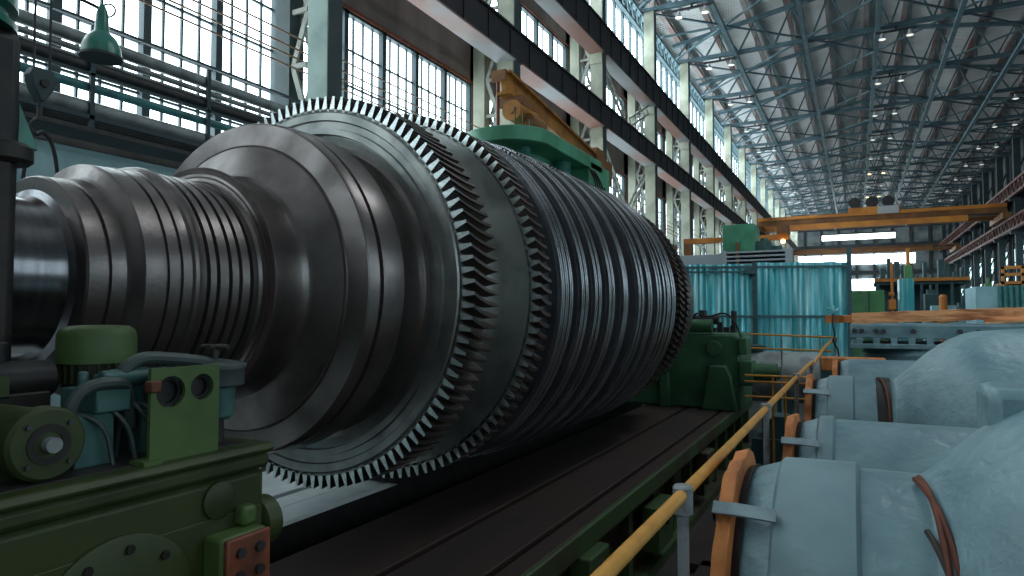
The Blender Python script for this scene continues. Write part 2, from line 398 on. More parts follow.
# far wall
wf = MB(); YF = YE
wo = struct(MB().box(XW - .4, XR + .4, YF, YF + .3, FL, 14.8), 'wall_far', 'wall_grey')
c = MB()
for i in range(9): x = XW + 2.1 * i; c.box(x - .15, x + .15, YF - .2, YF, FL, 13)
for z in (5.4, 9.0, 11.5): c.box(XW, XR, YF - .25, YF, z, z + .5)
build(c, 'wall_ribs', 'wall_dark', wo)
def far_window(x0, x1, z0, z1, n):
    global wn
    wn += 1
    f = MB()
    for i in range(n + 1): x = x0 + (x1 - x0) * i / n; f.box(x - .05, x + .05, YF - .3, YF - .22, z0, z1)
    f.box(x0, x1, YF - .3, YF - .22, z0 - .08, z0).box(x0, x1, YF - .3, YF - .22, z1, z1 + .08)
    o = struct(f, 'window_%d' % wn, 'frame_dark')
    build(MB().add([(x0, YF - .26, z0), (x1, YF - .26, z0), (x1, YF - .26, z1), (x0, YF - .26, z1)], [(0, 1, 2, 3)]), 'glass', 'daylight_glass', o)
far_window(-7.2, 7.0, 6.75, 8.1, 9)
far_window(-7.2, 6.2, 2.0, 4.8, 9)
# light strip under the far roof
t = thing('hanging_strip_light', 'long bright strip light hung below the far crane', 'lamp', (0, 86, 9.2))
build(MB().box(-3.4, 4.1, 85.9, 86.1, 9.35, 9.5), 'housing', 'dark_iron', t)
build(MB().box(-3.4, 4.1, 85.85, 86.15, 8.75, 9.35), 'light_tube', 'tube_white', t)

struct(MB().box(XW - .4, XR + .4, YB - .3, YB, FL, 14.8), 'wall_near', 'wall_grey')
# right wall
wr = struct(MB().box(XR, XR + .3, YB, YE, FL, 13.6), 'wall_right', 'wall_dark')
for k, y in enumerate([q for q in BAY if q > 30]):
    if y > 98: continue
    wn += 1
    o = MB()
    for j in range(5): o.box(XR - .06, XR, y + .6 + j * 1.2, y + .68 + j * 1.2, 2.4, 5.4)
    for z in (2.4, 3.9, 5.4): o.box(XR - .06, XR, y + .6, y + 5.5, z - .04, z + .04)
    o = struct(o, 'window_%d' % wn, 'frame_dark')
    for (z0, z1) in ((2.2, 2.9), (3.6, 4.9)):
        build(MB().add([(XR - .03, y + .7, z0), (XR - .03, y + 5.4, z0), (XR - .03, y + 5.4, z1), (XR - .03, y + .7, z1)], [(3, 2, 1, 0)]), 'glass', 'daylight_glass_dim', o)
for y in (-30, -24, -18, -12, -6, 0, 6, 12, 18):
    wn += 1
    o = MB()
    for j in range(5): o.box(XR - .06, XR, y + j * 1.2, y + .08 + j * 1.2, 1.3, 5.0)
    for z in (1.3, 2.05, 2.7, 3.45, 4.1, 4.85): o.box(XR - .06, XR, y, y + 4.9, z, z + .2)
    o = struct(o, 'window_%d' % wn, 'frame_dark')
    for z in (1.5, 2.9, 4.3): build(MB().add([(XR - .03, y + .05, z), (XR - .03, y + 4.85, z), (XR - .03, y + 4.85, z + .55), (XR - .03, y + .05, z + .55)], [(3, 2, 1, 0)]), 'glass', 'side_glass', o)
r0 = None
for k, y in enumerate([q for q in BAY if q > 25]):
    lab = 'dark steel column on the shadowed side wall, %s in the row' % ORD[k]
    if r0 is None:
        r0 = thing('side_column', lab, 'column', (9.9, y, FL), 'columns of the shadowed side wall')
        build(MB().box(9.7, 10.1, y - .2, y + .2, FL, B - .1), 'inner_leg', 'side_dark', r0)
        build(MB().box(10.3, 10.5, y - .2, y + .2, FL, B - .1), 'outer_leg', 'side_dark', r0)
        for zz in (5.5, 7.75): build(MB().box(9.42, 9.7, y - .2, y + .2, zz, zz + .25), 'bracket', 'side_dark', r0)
        c = MB()
        for j in range(12): c.bar((10.1, y, FL + 1 + j), (10.3, y, FL + 1.6 + j), .08)
        build(c, 'lattice', 'side_dark', r0)
    else: dup(r0, (9.9, y, FL), lab)
def side_girder(z0, z1, lab):
    t = thing('side_runway_girder', lab, 'girder', (9.6, 0, z0), 'crane girders of the shadowed side wall')
    build(MB().box(9.45, 9.65, 8, YE - .5, z0, z0 + .16), 'bottom_chord', 'girder_rust', t)
    build(MB().box(9.45, 9.65, 8, YE - .5, z1 - .16, z1), 'top_chord', 'girder_rust', t)
    c = MB(); n = 76
    for i in range(n):
        y = 8 + i * 1.2; c.bar((9.55, y, z0 + .1), (9.55, y + .6, z1 - .1), .09); c.bar((9.55, y + .6, z1 - .1), (9.55, y + 1.2, z0 + .1), .09)
    build(c, 'lattice', 'girder_rust', t)
    build(MB().box(9.64, 9.68, 8, YE - .5, z0, z1), 'web', 'beam_dark', t)
side_girder(5.75, 6.66, 'lower rust-red latticed crane girder on the shadowed side wall')
side_girder(8.0, 9.0, 'upper rust-red latticed crane girder on the shadowed side wall')

# travelling cranes
def crane(y, zb, x0, x1, hgt, lab, trolley, col='crane_orange'):
    t = thing('bridge_crane', lab, 'crane', ((x0 + x1) / 2, y, zb))
    build(MB().box(x0, x1, y - .3, y + .1, zb + .42, zb + .16 + hgt), 'bridge_girder', 'crane_brown', t)
    build(MB().box(x0, x1, y - .40, y + .2, zb + .16 + hgt, zb + .42 + hgt), 'top_flange', col, t)
    build(MB().box(x0 + .3, x1 - 2.4, y - 1.3, y - .95, zb + .02, zb + .44), 'walkway_girder', col, t)
    build(MB().box(x0 + .3, x1 - .6, y - .95, y - .3, zb + .42, zb + .50), 'walkway', 'beam_dark', t)
    build(MB().box(x0, x1, y + 1.6, y + 2.0, zb + .3, zb + .38 + hgt), 'rear_girder', 'crane_brown', t)
    for x in (x0, x1 - .5): build(MB().box(x, x + .5, y - 1.8, y + 3.2, zb, zb + .4), 'end_carriage', 'crane_brown', t)
    if trolley:
        x = 1.2
        c = build(MB().box(x - 1.6, x + 1.9, y - .4, y + 2, zb + .42 + hgt, zb + .78 + hgt), 'trolley', 'crane_orange', t)
        c2 = MB()
        for q in (-1.1, .1, 1.2): c2.cyl((x + q - .05, y - .2, zb + 1.18 + hgt), (x + q - .05, y + 1.5, zb + 1.18 + hgt), .42, 16)
        build(c2, 'drum', 'dark_iron', c)
        build(MB().box(x + .4, x + 1.8, y - .46, y - .43, zb + .2 + hgt, zb + .78 + hgt), 'sign_plate', 'sign_grey', t)
        c3 = MB()
        for q in (-5, -1.3, 3.4): c3.cyl((q, y - 1.1, zb + .3), (q, y - 1.1, zb - .1), .06, 10)
        build(c3, 'work_lamp', 'sign_grey', t)
crane(57.6, 6.675, -7.0, 9.6, .82, 'orange bridge crane with trolley spanning the hall', True)
crane(81.7, 6.675, -7.0, 9.6, .3, 'small brown bridge crane furthest down the hall', False, 'crane_brown')

# ------------------------------------------------------------------ turbine rotor
AX, AZ = -2.69, .134
rot = thing('turbine_rotor', 'huge steel steam turbine rotor lying on the long machine bed', 'turbine rotor', (AX, 0, AZ))
def L(prof, name, m, n=160, parent=None, smooth=28):
    return build(MB().lathe(prof, 'y', (0, 0, 0), n), name, m, parent or rot, local=True, smooth=smooth)
L([(-.9, 0), (-.9, .275), (-.88, .29), (1.27, .29), (1.30, .30), (1.315, .33), (1.315, 0)], 'journal', 'journal_steel', 128)
L([(1.31, 0), (1.31, .30), (1.318, .372), (1.325, .379), (1.385, .381), (1.388, .372), (1.396, .372), (1.40, .383), (1.43, .384), (1.448, .39), (1.462, .405), (1.472, .442), (1.48, .452),
   (1.555, .456), (1.557, .448), (1.565, .448), (1.567, .458), (1.608, .46), (1.61, .452), (1.618, .452), (1.62, .462), (1.655, .465), (1.662, .476), (1.675, .480), (1.69, .474),
   *[q for y in (1.722, 1.767, 1.824, 1.873, 1.928) for q in ((y - .009, .470), (y - .006, .452), (y + .006, .452), (y + .009, .470))],
   (1.965, .468), (1.978, .476), (1.986, .495), (1.988, .535), (1.994, .541), (1.994, 0)], 'gland_section', 'rotor_steel', 192)
L([(1.99, 0), (1.99, .541), (2.03, .532), (2.09, .522), (2.15, .522), (2.165, .528), (2.182, .537), (2.192, .552), (2.236, .690), (2.244, .700), (2.25, .702), (2.262, .806), (2.277, .815), (2.325, .82),
   (2.33, .79), (2.352, .79), (2.357, .816), (2.40, .822), (2.50, .822), (2.512, .812), (2.53, .796), (2.60, .775), (2.67, .765), (2.70, .772), (2.722, .79), (2.733, .82), (2.733, 0)], 'flange', 'rotor_steel', 224)
L([(2.236, .698), (2.262, .703), (2.2715, .806), (2.266, .81)], 'flange_face', 'scale_steel', 224)
L([(1.984, .494), (1.9865, .500), (1.9875, .538), (1.990, .540)], 'step_face', 'scale_steel', 160)
d1 = L([(2.73, 0), (2.73, .82), (2.722, .85), (2.722, .862), (2.697, .866), (2.697, .898), (2.716, .902), (2.716, .938), (2.704, .944), (2.704, .984), (2.712, .992), (2.712, 1.006), (2.96, 1.006), (2.965, 1.0), (2.965, .9), (2.99, .86), (3.05, .84), (3.05, 0)], 'front_disc', 'disc_steel', 256)
d2 = L([(3.04, 0), (3.04, .80), (3.2, .80), (3.27, .82), (3.30, .86), (3.31, .90), (3.31, 1.088), (3.46, 1.088), (3.465, 1.08), (3.465, 0)], 'second_disc', 'disc_face_steel', 256)
def rr(y):
    P = [(3.3, 1.10), (3.75, 1.13), (4.2, 1.165), (4.7, 1.18), (6.1, 1.19), (7, 1.19)]
    for (a, ra), (c, rc) in zip(P, P[1:]):
        if y <= c: return ra + (rc - ra) * (y - a) / (c - a)
    return 1.19
prof = [(3.46, 0), (3.46, 1.05), (3.60, 1.055)]
for grp in ((3.658, 3.712, 3.771), (3.934, 3.992), (4.135, 4.198), (4.385, 4.45), (4.678, 4.731), (5.047, 5.137), (5.304, 5.372), (5.575, 5.66), (5.791,), (5.90, 5.964), (6.07, 6.147)):
    prof.append((grp[0] - .036, rr(grp[0]) - .065))
    for j, y in enumerate(grp):
        R_ = rr(y); prof += [(y - .028, R_ - .016), (y + .024, R_ - .016)]
    prof.append((grp[-1] + .033, rr(grp[-1]) - .065))
prof += [(6.2, 1.11), (6.5, 1.07), (6.5, 0)]
L(prof, 'drum', 'drum_steel', 256)
fins = MB()
for y in (3.658, 3.712, 3.771, 3.934, 3.992, 4.135, 4.198, 4.385, 4.45, 4.678, 4.731, 5.047, 5.137, 5.304, 5.372, 5.575, 5.66, 5.791, 5.90, 5.964, 6.07, 6.147):
    for q in (-.021, .006):
        R_ = rr(y) + .012; fins.lathe([(y + q, R_ - .04), (y + q, R_ - .003), (y + q + .003, R_), (y + q + .012, R_), (y + q + .015, R_ - .003), (y + q + .015, R_ - .04)], 'y', (0, 0, 0), 224)
build(fins, 'sealing_fins', 'fin_steel', rot, local=True)
d3 = L([(6.48, 0), (6.48, 1.0), (6.55, 1.09), (6.72, 1.09), (6.74, 1.02), (6.84, 1.02), (6.86, 1.07), (7.02, 1.07), (7.05, 1.0), (7.05, 0)], 'end_disc', 'drum_steel', 192)
L([(7.04, 0), (7.04, .9), (7.3, .98), (7.5, 1.04), (7.62, 1.05), (7.72, 1.03), (7.9, .88), (8.0, .62), (8.05, .40), (9.7, .36), (9.7, 0)], 'rear_shaft', 'rotor_steel', 128)

def post_mesh(r0, h, pitch, y0, y1, shift, steps=6, seg=7, wb=.40, wt=.075, mats=('post_front_lit_steel', 'post_side_steel')):
    half = []
    for i in range(steps):
        w = pitch * (wb + (wt - wb) * i / (steps - 1)); z = r0 + h * i / steps
        half += [(w, z), (w * 1.0, z + h / steps * .5), (w * .70 if i < steps - 1 else w, z + h / steps * .75)]
    half.append((pitch * wt * .9, r0 + h))
    poly = [(w, z) for w, z in half] + [(-w, z) for w, z in reversed(half)]
    poly = [(poly[0][0], r0 - .012)] + poly + [(poly[-1][0], r0 - .012)]
    n = len(poly); vs = []; fs = []
    for k in range(seg + 1):
        u = k / seg; a = -shift * (1 - (1 - u) ** 2); y = y0 + (y1 - y0) * u
        for w, z in poly:
            b_ = a + w / z
            vs.append((z * math.cos(b_), y, z * math.sin(b_)))
    for k in range(seg):
        fs += [(k * n + i, k * n + (i + 1) % n, (k + 1) * n + (i + 1) % n, (k + 1) * n + i) for i in range(n)]
    fs += [tuple(range(n)), tuple(range(seg * n + n - 1, seg * n - 1, -1))]
    return vs, fs, len(fs) - 2
def posts(parent, N, r0, h, y0, y1, shift, single, wb=.40, wt=.075, bright=True):
    """N fir-tree root posts round a disc; the angles in single become objects of their own, the rest one mesh."""
    pitch = 2 * PI / N * r0
    vs, fs, cap = post_mesh(r0, h, pitch, y0, y1, shift, wb=wb, wt=wt)
    first = None; rest = MB(); caps = []
    for i in range(N):
        a = (i + .5) * 2 * PI / N
        deg = (math.degrees(a) + 180) % 360 - 180
        if single[0] < deg < single[1]:
            if first is None:
                first = build(MB().add(vs, fs), 'blade_root_post', 'post_side_steel', parent, local=True, smooth=30)
                first.data.materials.append(MATS['post_front_lit_steel']); o = first
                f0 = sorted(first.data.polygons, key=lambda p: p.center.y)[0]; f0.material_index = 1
            else:
                o = first.copy(); COL.objects.link(o)
            o.rotation_euler = (0, -a, 0)
        else:
            ca, sa = math.cos(a), math.sin(a); o_ = len(rest.f)
            rest.add([(x * ca - z * sa, y, x * sa + z * ca) for x, y, z in vs], fs); caps.append(o_ + cap)
    ob = build(rest, 'blade_root_posts', 'post_side_steel', parent, local=True, smooth=30)
    ob.data.materials.append(MATS['post_front_lit_steel']); ob['kind'] = 'stuff'
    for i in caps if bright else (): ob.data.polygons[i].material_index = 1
    return first
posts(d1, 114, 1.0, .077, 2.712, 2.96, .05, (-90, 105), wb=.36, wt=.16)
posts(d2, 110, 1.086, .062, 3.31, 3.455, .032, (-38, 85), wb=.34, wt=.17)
posts(d3, 110, 1.085, .07, 6.55, 6.74, .04, (0, 0), wb=.40, wt=.22, bright=False)
posts(d3, 110, 1.065, .085, 6.84, 7.04, .04, (0, 0), wb=.40, wt=.22, bright=False)
for j, y in enumerate((3.70, 3.96, 4.16, 4.42, 4.70, 5.09, 5.34, 5.61)):
    a = math.radians(58); r = rr(y) + .004; lk = MB()
    for q in (-.03, 0, .03):
        x, z = r * math.cos(a + q), r * math.sin(a + q)
        lk.bar((x, y - .05, z), (x, y + .05, z), .010, .02, up=(math.cos(a + q), 0, math.sin(a + q)))
    lk.lathe([(y - .012, r - .03), (y - .012, r + .009), (y + .012, r + .009), (y + .012, r - .03)], 'y', (0, 0, 0), 8, a - .035, a + .035)
    build(lk, 'locking_piece', 'dark_iron', rot, local=True)

# ------------------------------------------------------------------ machine bed
ZB = -1.17
bed = thing('machine_bed', 'long low lathe bed with a shade-darkened front slideway under the rotor', 'machine bed', (-2.6, 4, FL))
Y0, Y1 = -1.5, 10.0
c = MB().box(-2.47, -1.95, Y0, Y1, ZB - .12, ZB).box(-1.905, -1.51, Y0, Y1, ZB - .12, ZB).box(-1.475, -1.36, Y0, Y1, ZB - .12, ZB - .004).box(-2.47, -1.36, Y0, Y1, ZB - .16, ZB - .06)
build(c, 'front_slideway', 'bed_steel', bed, bevel=.006)
c = MB().box(-1.372, -1.335, Y0, Y1, ZB - .13, ZB - .006)
build(c, 'edge_strip', 'edge_green', bed, bevel=.01)
build(MB().box(-2.40, -1.47, Y0, Y1, FL, ZB - .16), 'front_base', 'edge_green', bed, bevel=.008)
build(MB().box(-1.47, -1.33, Y0, Y1, FL, FL + .08), 'foot_rail', 'edge_green', bed)
each([MB().box(-1.47, -1.39, y, y + .09, FL + .08, ZB - .13) for y in [Y0 + .3 + .62 * i for i in range(19)]], 'stiffener', 'edge_green', bed)
for xa_, xb_ in ((-3.12, -2.90), (-3.30, -3.13), (-3.95, -3.37)): build(MB().box(xa_, xb_, Y0, Y1, ZB - .03, ZB), 'rear_slideway', 'way_steel_lit', bed, bevel=.003)
build(MB().box(-3.95, -2.90, Y0, Y1, ZB - .16, ZB - .03), 'rear_beam', 'black_oily', bed)
build(MB().box(-3.96, -2.80, 3.72, 8.3, ZB + .002, ZB + .05), 'way_cover', 'black_oily', bed, bevel=.01)
build(MB().box(-3.9, -2.95, Y0, Y1, FL, ZB - .16), 'rear_base', 'black_oily', bed)
for i, (y, w, z0, z1) in enumerate(((2.0, .34, -1.72, -1.36), (3.35, .3, -1.6, -1.3), (4.7, .42, -1.7, -1.38), (6.5, .3, -1.62, -1.32))):
    c = MB().box(-1.40, -1.27, y, y + w, z0, z1)
    p = build(c, 'side_cover', 'edge_green', bed, bevel=.012)
    q = MB().cyl((-1.27, y + w * .5, (z0 + z1) / 2 + .05), (-1.245, y + w * .5, (z0 + z1) / 2 + .05), .05, 14)
    build(q, 'cover_knob', 'dark_iron', p)

# bearing pedestal at the far end
ped = thing('bearing_pedestal', 'green bearing pedestal standing on the far end of the bed under the rotor', 'pedestal', (-2.2, 9, ZB))
c = MB().prism([(-3.5, ZB), (-1.27, ZB), (-1.27, -.30), (-1.33, -.235), (-2.2, -.235), (-2.35, -.262), (-3.05, -.262), (-3.2, -.235), (-3.4, -.235), (-3.5, -.3)], 'y', 8.5, 9.5)
build(c, 'housing', 'green_dark', ped, bevel=.03)
c = MB().prism([(-1.72, ZB), (-1.30, ZB), (-1.36, -.75), (-1.42, -.62), (-1.62, -.62)], 'y', 8.36, 8.5)
c.box(-2.25, -2.13, 8.40, 8.5, ZB, -.3)
build(c, 'rib', 'green_dark', ped, bevel=.02)
build(MB().lathe([(8.38, .0), (8.38, .26), (8.41, .30), (8.5, .30)], 'y', (-2.35, 0, -.52), 32), 'bearing_boss', 'green_dark', ped)
build(MB().lathe([(8.46, .0), (8.46, .09), (8.5, .10)], 'y', (-1.58, 0, -.42), 24), 'round_plug', 'green_dark', ped)
c = MB().box(-1.28, -1.12, 8.45, 8.75, -.86, -.56).box(-1.28, -1.18, 8.42, 8.6, -.48, -.28)
build(c, 'terminal_box', 'green_dark', ped, bevel=.015)
build(MB().cyl((-1.14, 8.6, -.70), (-.86, 8.6, -.70), .11, 20).cyl((-.86, 8.6, -.70), (-.82, 8.6, -.70), .075, 20), 'pump_motor', 'green_dark', ped)
build(MB().cyl((-2.5, 8.52, -.14), (-1.6, 8.52, -.14), .085, 20), 'pipe', 'green_dark', ped)
c = MB()
for i in range(9):
    x = -1.4 - .08 * i; c.box(x, x + .06, 8.6, 8.7, -.22, -.22 + .05 + .12 * random.random())
c.cyl((-1.75, 8.7, -.2), (-1.75, 8.7, .06), .05, 12).cyl((-1.9, 8.7, -.06), (-1.55, 8.7, -.06), .06, 12).cyl((-1.36, 8.65, -.22), (-1.36, 8.65, .05), .035, 10)
build(c, 'valve_gear', 'dark_iron', ped)
c = MB().tube([(-1.85, 8.6, -.05), (-1.8, 8.55, .02), (-1.65, 8.5, -.02), (-1.45, 8.5, .02), (-1.33, 8.55, -.1), (-1.25, 8.5, -.3)], .012, 6)
build(c, 'cable', 'black_oily', ped)

# ------------------------------------------------------------------ green oil unit in front of the journal
bx = -1.6; ZT = -.385; BL, BY0, BY1 = -2.32, .1, 1.45
gb = thing('oil_unit', 'dark olive green oil pump unit with motors, nearest machine beside the shaft', 'machine', (-1.95, .8, ZB))
c = MB().box(BL, bx, BY0, BY1, ZB, ZT - .075); build(c, 'tank', 'green_olive', gb, bevel=.02)
c = MB().box(BL - .02, bx + .022, BY0 - .02, BY1 + .022, ZT - .03, ZT).box(BL - .01, bx + .01, BY0, BY1 + .01, ZT - .075, ZT - .028)
build(c, 'rim', 'green_olive', gb, bevel=.016)
build(MB().box(BL + .04, bx - .04, BY0 + .04, BY1 - .04, ZT - .004, ZT + .003), 'drip_tray', 'dark_iron', gb)
cv = build(MB().lathe([(bx, .20), (bx + .014, .20), (bx + .018, .192), (bx + .018, 0)], 'x', (0, 1.0, -.735), 48), 'inspection_cover', 'green_olive', gb)
each([MB().cyl((bx + .012, 1.0 + .165 * math.cos(a), -.735 + .165 * math.sin(a)), (bx + .026, 1.0 + .165 * math.cos(a), -.735 + .165 * math.sin(a)), .012, 6) for a in [2 * PI * i / 10 + .2 for i in range(10)]], 'cover_bolt', 'black_oily', cv)
build(MB().lathe([(bx - .01, .052), (bx + .008, .052), (bx + .012, .046), (bx + .012, 0)], 'x', (0, 1.285, -.52), 32), 'round_plug', 'green_olive', gb)
build(MB().box(bx, bx + .006, .5, 1.43, -.85, -.565).box(bx, bx + .012, BY0, .66, -1.0, -.47), 'side_plate', 'green_olive', gb, bevel=.004)
bk = build(MB().box(bx, -1.52, 1.234, 1.39, -.86, -.605), 'bracket_block', 'green_lime', gb, bevel=.012)
fp = build(MB().box(-1.52, -1.502, 1.238, 1.386, -.855, -.607), 'rusty_plate', 'brick_red_paint', bk, bevel=.006)
each([MB().cyl((-1.502, 1.278 + .065 * j, -.648 - .062 * i), (-1.49, 1.278 + .065 * j, -.648 - .062 * i), .014, 12) for i in range(3) for j in range(2)], 'bolt', 'bolt', bk)
build(MB().box(-1.6, -1.555, 1.335, 1.385, -.605, -.548), 'lug', 'green_lime', gb, bevel=.012)
build(MB().lathe([(1.455, 0), (1.455, .06), (1.465, .075), (1.515, .075), (1.525, .06), (1.525, 0)], 'y', (-1.665, 0, -.64), 32), 'roller', 'green_olive', gb)
# motor lying along the unit
mo = build(MB().lathe([(-2.15, 0), (-2.15, .06), (-2.13, .078), (-1.70, .078), (-1.69, .086), (-1.66, .086), (-1.65, .078), (-1.648, .0)], 'x', (0, .865, -.297), 40), 'electric_motor', 'green_olive', gb)
build(MB().ring((-1.65, .865, -.297), 'x', .030, .047, .004, 32), 'shaft_recess', 'black_oily', mo)
build(MB().cyl((-1.648, .865, -.297), (-1.625, .865, -.297), .018, 12), 'motor_shaft', 'post_grey', mo)
build(MB().box(-2.0, -1.75, .79, .94, ZT, -.36), 'motor_foot', 'green_olive', mo)
each([MB().cyl((-1.652, .865 + .063 * math.cos(a), -.297 + .063 * math.sin(a)), (-1.642, .865 + .063 * math.cos(a), -.297 + .063 * math.sin(a)), .006, 8) for a in [PI / 4 + i * PI / 2 for i in range(4)]], 'motor_bolt', 'bolt', mo)
# dome motor
dm = build(MB().lathe([(-.136, .101), (-.06, .101), (-.042, .094), (-.032, .08), (-.029, .045), (-.029, 0)], 'z', (-1.95, 1.145, 0), 40), 'motor_hood', 'green_lime', gb)
build(MB().lathe([(ZT, .085), (-.2, .085), (-.2, .09), (-.136, .09)], 'z', (-1.95, 1.145, 0), 32), 'motor_body', 'black_oily', dm)
c = MB()
for i in range(26):
    a = 2 * PI * i / 26; x, y = -1.95 + .092 * math.cos(a), 1.145 + .092 * math.sin(a); c.bar((x, y, -.19), (x, y, -.136), .009, .006)
build(c, 'hood_grille', 'green_olive', dm)
# plate with two round openings
poly_y0, poly_y1, pz0, pz1 = 1.093, 1.30, ZT, -.14
pm = MB(); px = -1.63
def plate_with_holes(mb, x0, x1, y0, y1, z0, z1, holes, n=28):
    # columns of quads between scan lines, holes stay open at the top zone
    ys = sorted(set([y0, y1] + [h[0] + h[2] * math.cos(PI * i / n) for h in holes for i in range(n + 1)]))
    for a, b_ in zip(ys, ys[1:]):
        m_ = (a + b_) / 2; segs = [(z0, z0, z1, z1)]
        for hy, hz, hr in holes:
            if abs(m_ - hy) < hr:
                ra = math.sqrt(max(0, hr * hr - (a - hy) ** 2)); rb = math.sqrt(max(0, hr * hr - (b_ - hy) ** 2))
                segs = [(z0, z0, hz - ra, hz - rb), (hz + ra, hz + rb, z1, z1)]
        for za0, zb0, za1, zb1 in segs:
            mb.add([(x, y, z) for x in (x0, x1) for y, z in ((a, za0), (b_, zb0), (b_, zb1), (a, za1))],
                   [(0, 1, 2, 3), (7, 6, 5, 4), (0, 4, 5, 1), (2, 6, 7, 3)] + ([(0, 3, 7, 4)] if a == y0 else []) + ([(1, 5, 6, 2)] if b_ == y1 else []))
plate_with_holes(pm, px - .006, px + .006, poly_y0, poly_y1, pz0, pz1, [(1.15, -.205, .042), (1.245, -.20, .036)])
pl = build(pm, 'gauge_plate', 'green_lime', gb)
each([MB().box(px - .03, px + .03, poly_y0 - .03, poly_y0 + .02, ZT, ZT + .012), MB().box(px - .04, px + .0, poly_y1 - .05, poly_y1, ZT, ZT + .012)], 'plate_foot', 'green_lime', pl)
for y, z, r in ((1.15, -.205, .040), (1.245, -.20, .034)):
    g = MB().lathe([(px - .055, r), (px - .01, r), (px - .01, r * .8), (px - .022, r * .78), (px - .022, 0)], 'x', (0, y, z), 28)
    build(g, 'gauge', 'black_oily', pl)
build(MB().box(px + .006, px + .035, 1.075, 1.105, -.20, -.17), 'terminal_block', 'copper_rust', pl, bevel=.004)
# filter canister
fc = build(MB().lathe([(-.315, 0), (-.315, .045), (-.305, .056), (-.215, .062), (-.215, .07)], 'z', (-1.74, 1.375, 0), 32), 'filter_bowl', 'teal_pot', gb)
c = MB().lathe([(-.215, .086), (-.165, .086), (-.155, .092), (-.15, .092), (-.145, .08), (-.138, .05), (-.13, 0)], 'z', (-1.74, 1.375, 0), 32)
c.box(-1.81, -1.67, 1.34, 1.43, -.2, -.15)
build(c, 'filter_head', 'hose', fc, bevel=.006)
c = MB().cyl((-1.74, 1.375, -.14), (-1.74, 1.375, -.095), .012, 10).cyl((-1.78, 1.36, -.098), (-1.70, 1.39, -.098), .009, 8).cyl((-1.755, 1.41, -.098), (-1.725, 1.34, -.098), .009, 8)
build(c, 'valve_handle', 'dark_iron', fc)
build(MB().cyl((-1.74, 1.375, ZT), (-1.74, 1.375, -.31), .03, 12), 'filter_stem', 'dark_iron', fc)
# pipework, hoses and valve blocks
build(MB().tube([(-1.72, 1.07, -.20), (-1.72, 1.08, -.15), (-1.72, 1.11, -.125), (-1.72, 1.16, -.118), (-1.72, 1.30, -.135), (-1.73, 1.36, -.15)], .018, 10), 'elbow_pipe', 'hose', gb)
build(MB().tube([(-1.72, .93, -.33), (-1.70, .94, -.22), (-1.70, .98, -.18), (-1.70, 1.05, -.175), (-1.72, 1.09, -.20), (-1.74, 1.11, -.30)], .016, 10), 'curved_hose', 'hose', gb)
for i in range(5):
    a = .88 + .05 * i; y = .92 + .06 * i
    build(MB().tube([(-1.78, y, ZT), (-1.76, y + .01, -.30 + .02 * i), (-1.73, y + .05, -.25 + .015 * (i % 3)), (-1.70, y + .10, -.29), (-1.69, y + .12, ZT)], .006, 6), 'oil_line', 'hose', gb)
c = MB().box(-1.86, -1.70, 1.0, 1.09, -.25, -.19).box(-1.80, -1.72, .96, 1.06, ZT, -.25).box(-1.88, -1.74, 1.12, 1.26, -.24, -.165).cyl((-1.72, 1.02, -.165), (-1.72, 1.2, -.165), .022, 12)
for i in range(6): c.cyl((-1.76, 1.0 + .04 * i, -.19), (-1.76, 1.0 + .04 * i, -.145 - .01 * (i % 2)), .013, 8)
c.box(-1.82, -1.76, 1.16, 1.24, ZT, -.24)
build(c, 'valve_block', 'teal_pot', gb, bevel=.005)
c = MB().box(-2.12, -1.98, .78, .96, ZT, -.14).box(-2.1, -1.97, .80, .86, -.14, -.09).cyl((-2.02, .92, -.14), (-2.02, .92, -.07), .03, 12).box(-2.05, -1.9, .86, 1.0, ZT, -.2).cyl((-1.95, .86, -.17), (-1.95, 1.02, -.17), .05, 16)
build(c, 'dark_pump', 'black_oily', gb, bevel=.006)
build(MB().box(-1.92, -1.9, .86, .9, -.21, -.155), 'pump_tag', 'green_olive', gb)
for i in range(16): build(MB().bar((-1.97 + .02 * (i % 4), 1.2 + .03 * (i // 4), ZT), (-1.97 + .02 * (i % 4), 1.2 + .03 * (i // 4), -.17 - .05 * random.random()), .012), 'fitting', 'dark_iron', gb)

# steady column in front of the shaft, its backlit darkness painted as black
st = thing('steady_column', 'upright steady column, blackened for backlight, at the left edge in front of the shaft', 'machine column', (-2.06, .8, ZB))
build(MB().box(-2.25, -2.0, .10, .962, ZT - .0, .77), 'upright', 'black_oily', st, bevel=.03)
build(MB().lathe([(.77, .18), (.79, .18), (.80, .16), (.82, .16), (.83, .18), (.87, .18), (.88, .14), (1.3, .14)], 'z', (-2.12, .80, 0), 32), 'green_head', 'green_enamel', st)
build(MB().lathe([(.41, .0), (.41, .06), (.42, .07), (.455, .07), (.465, .06), (.465, 0)], 'z', (-2.045, .935, 0), 32), 'flange', 'black_oily', st)
build(MB().prism([(.96, .47), (1.01, .46), (.96, .58)], 'x', -2.08, -2.02), 'gusset', 'green_enamel', st)

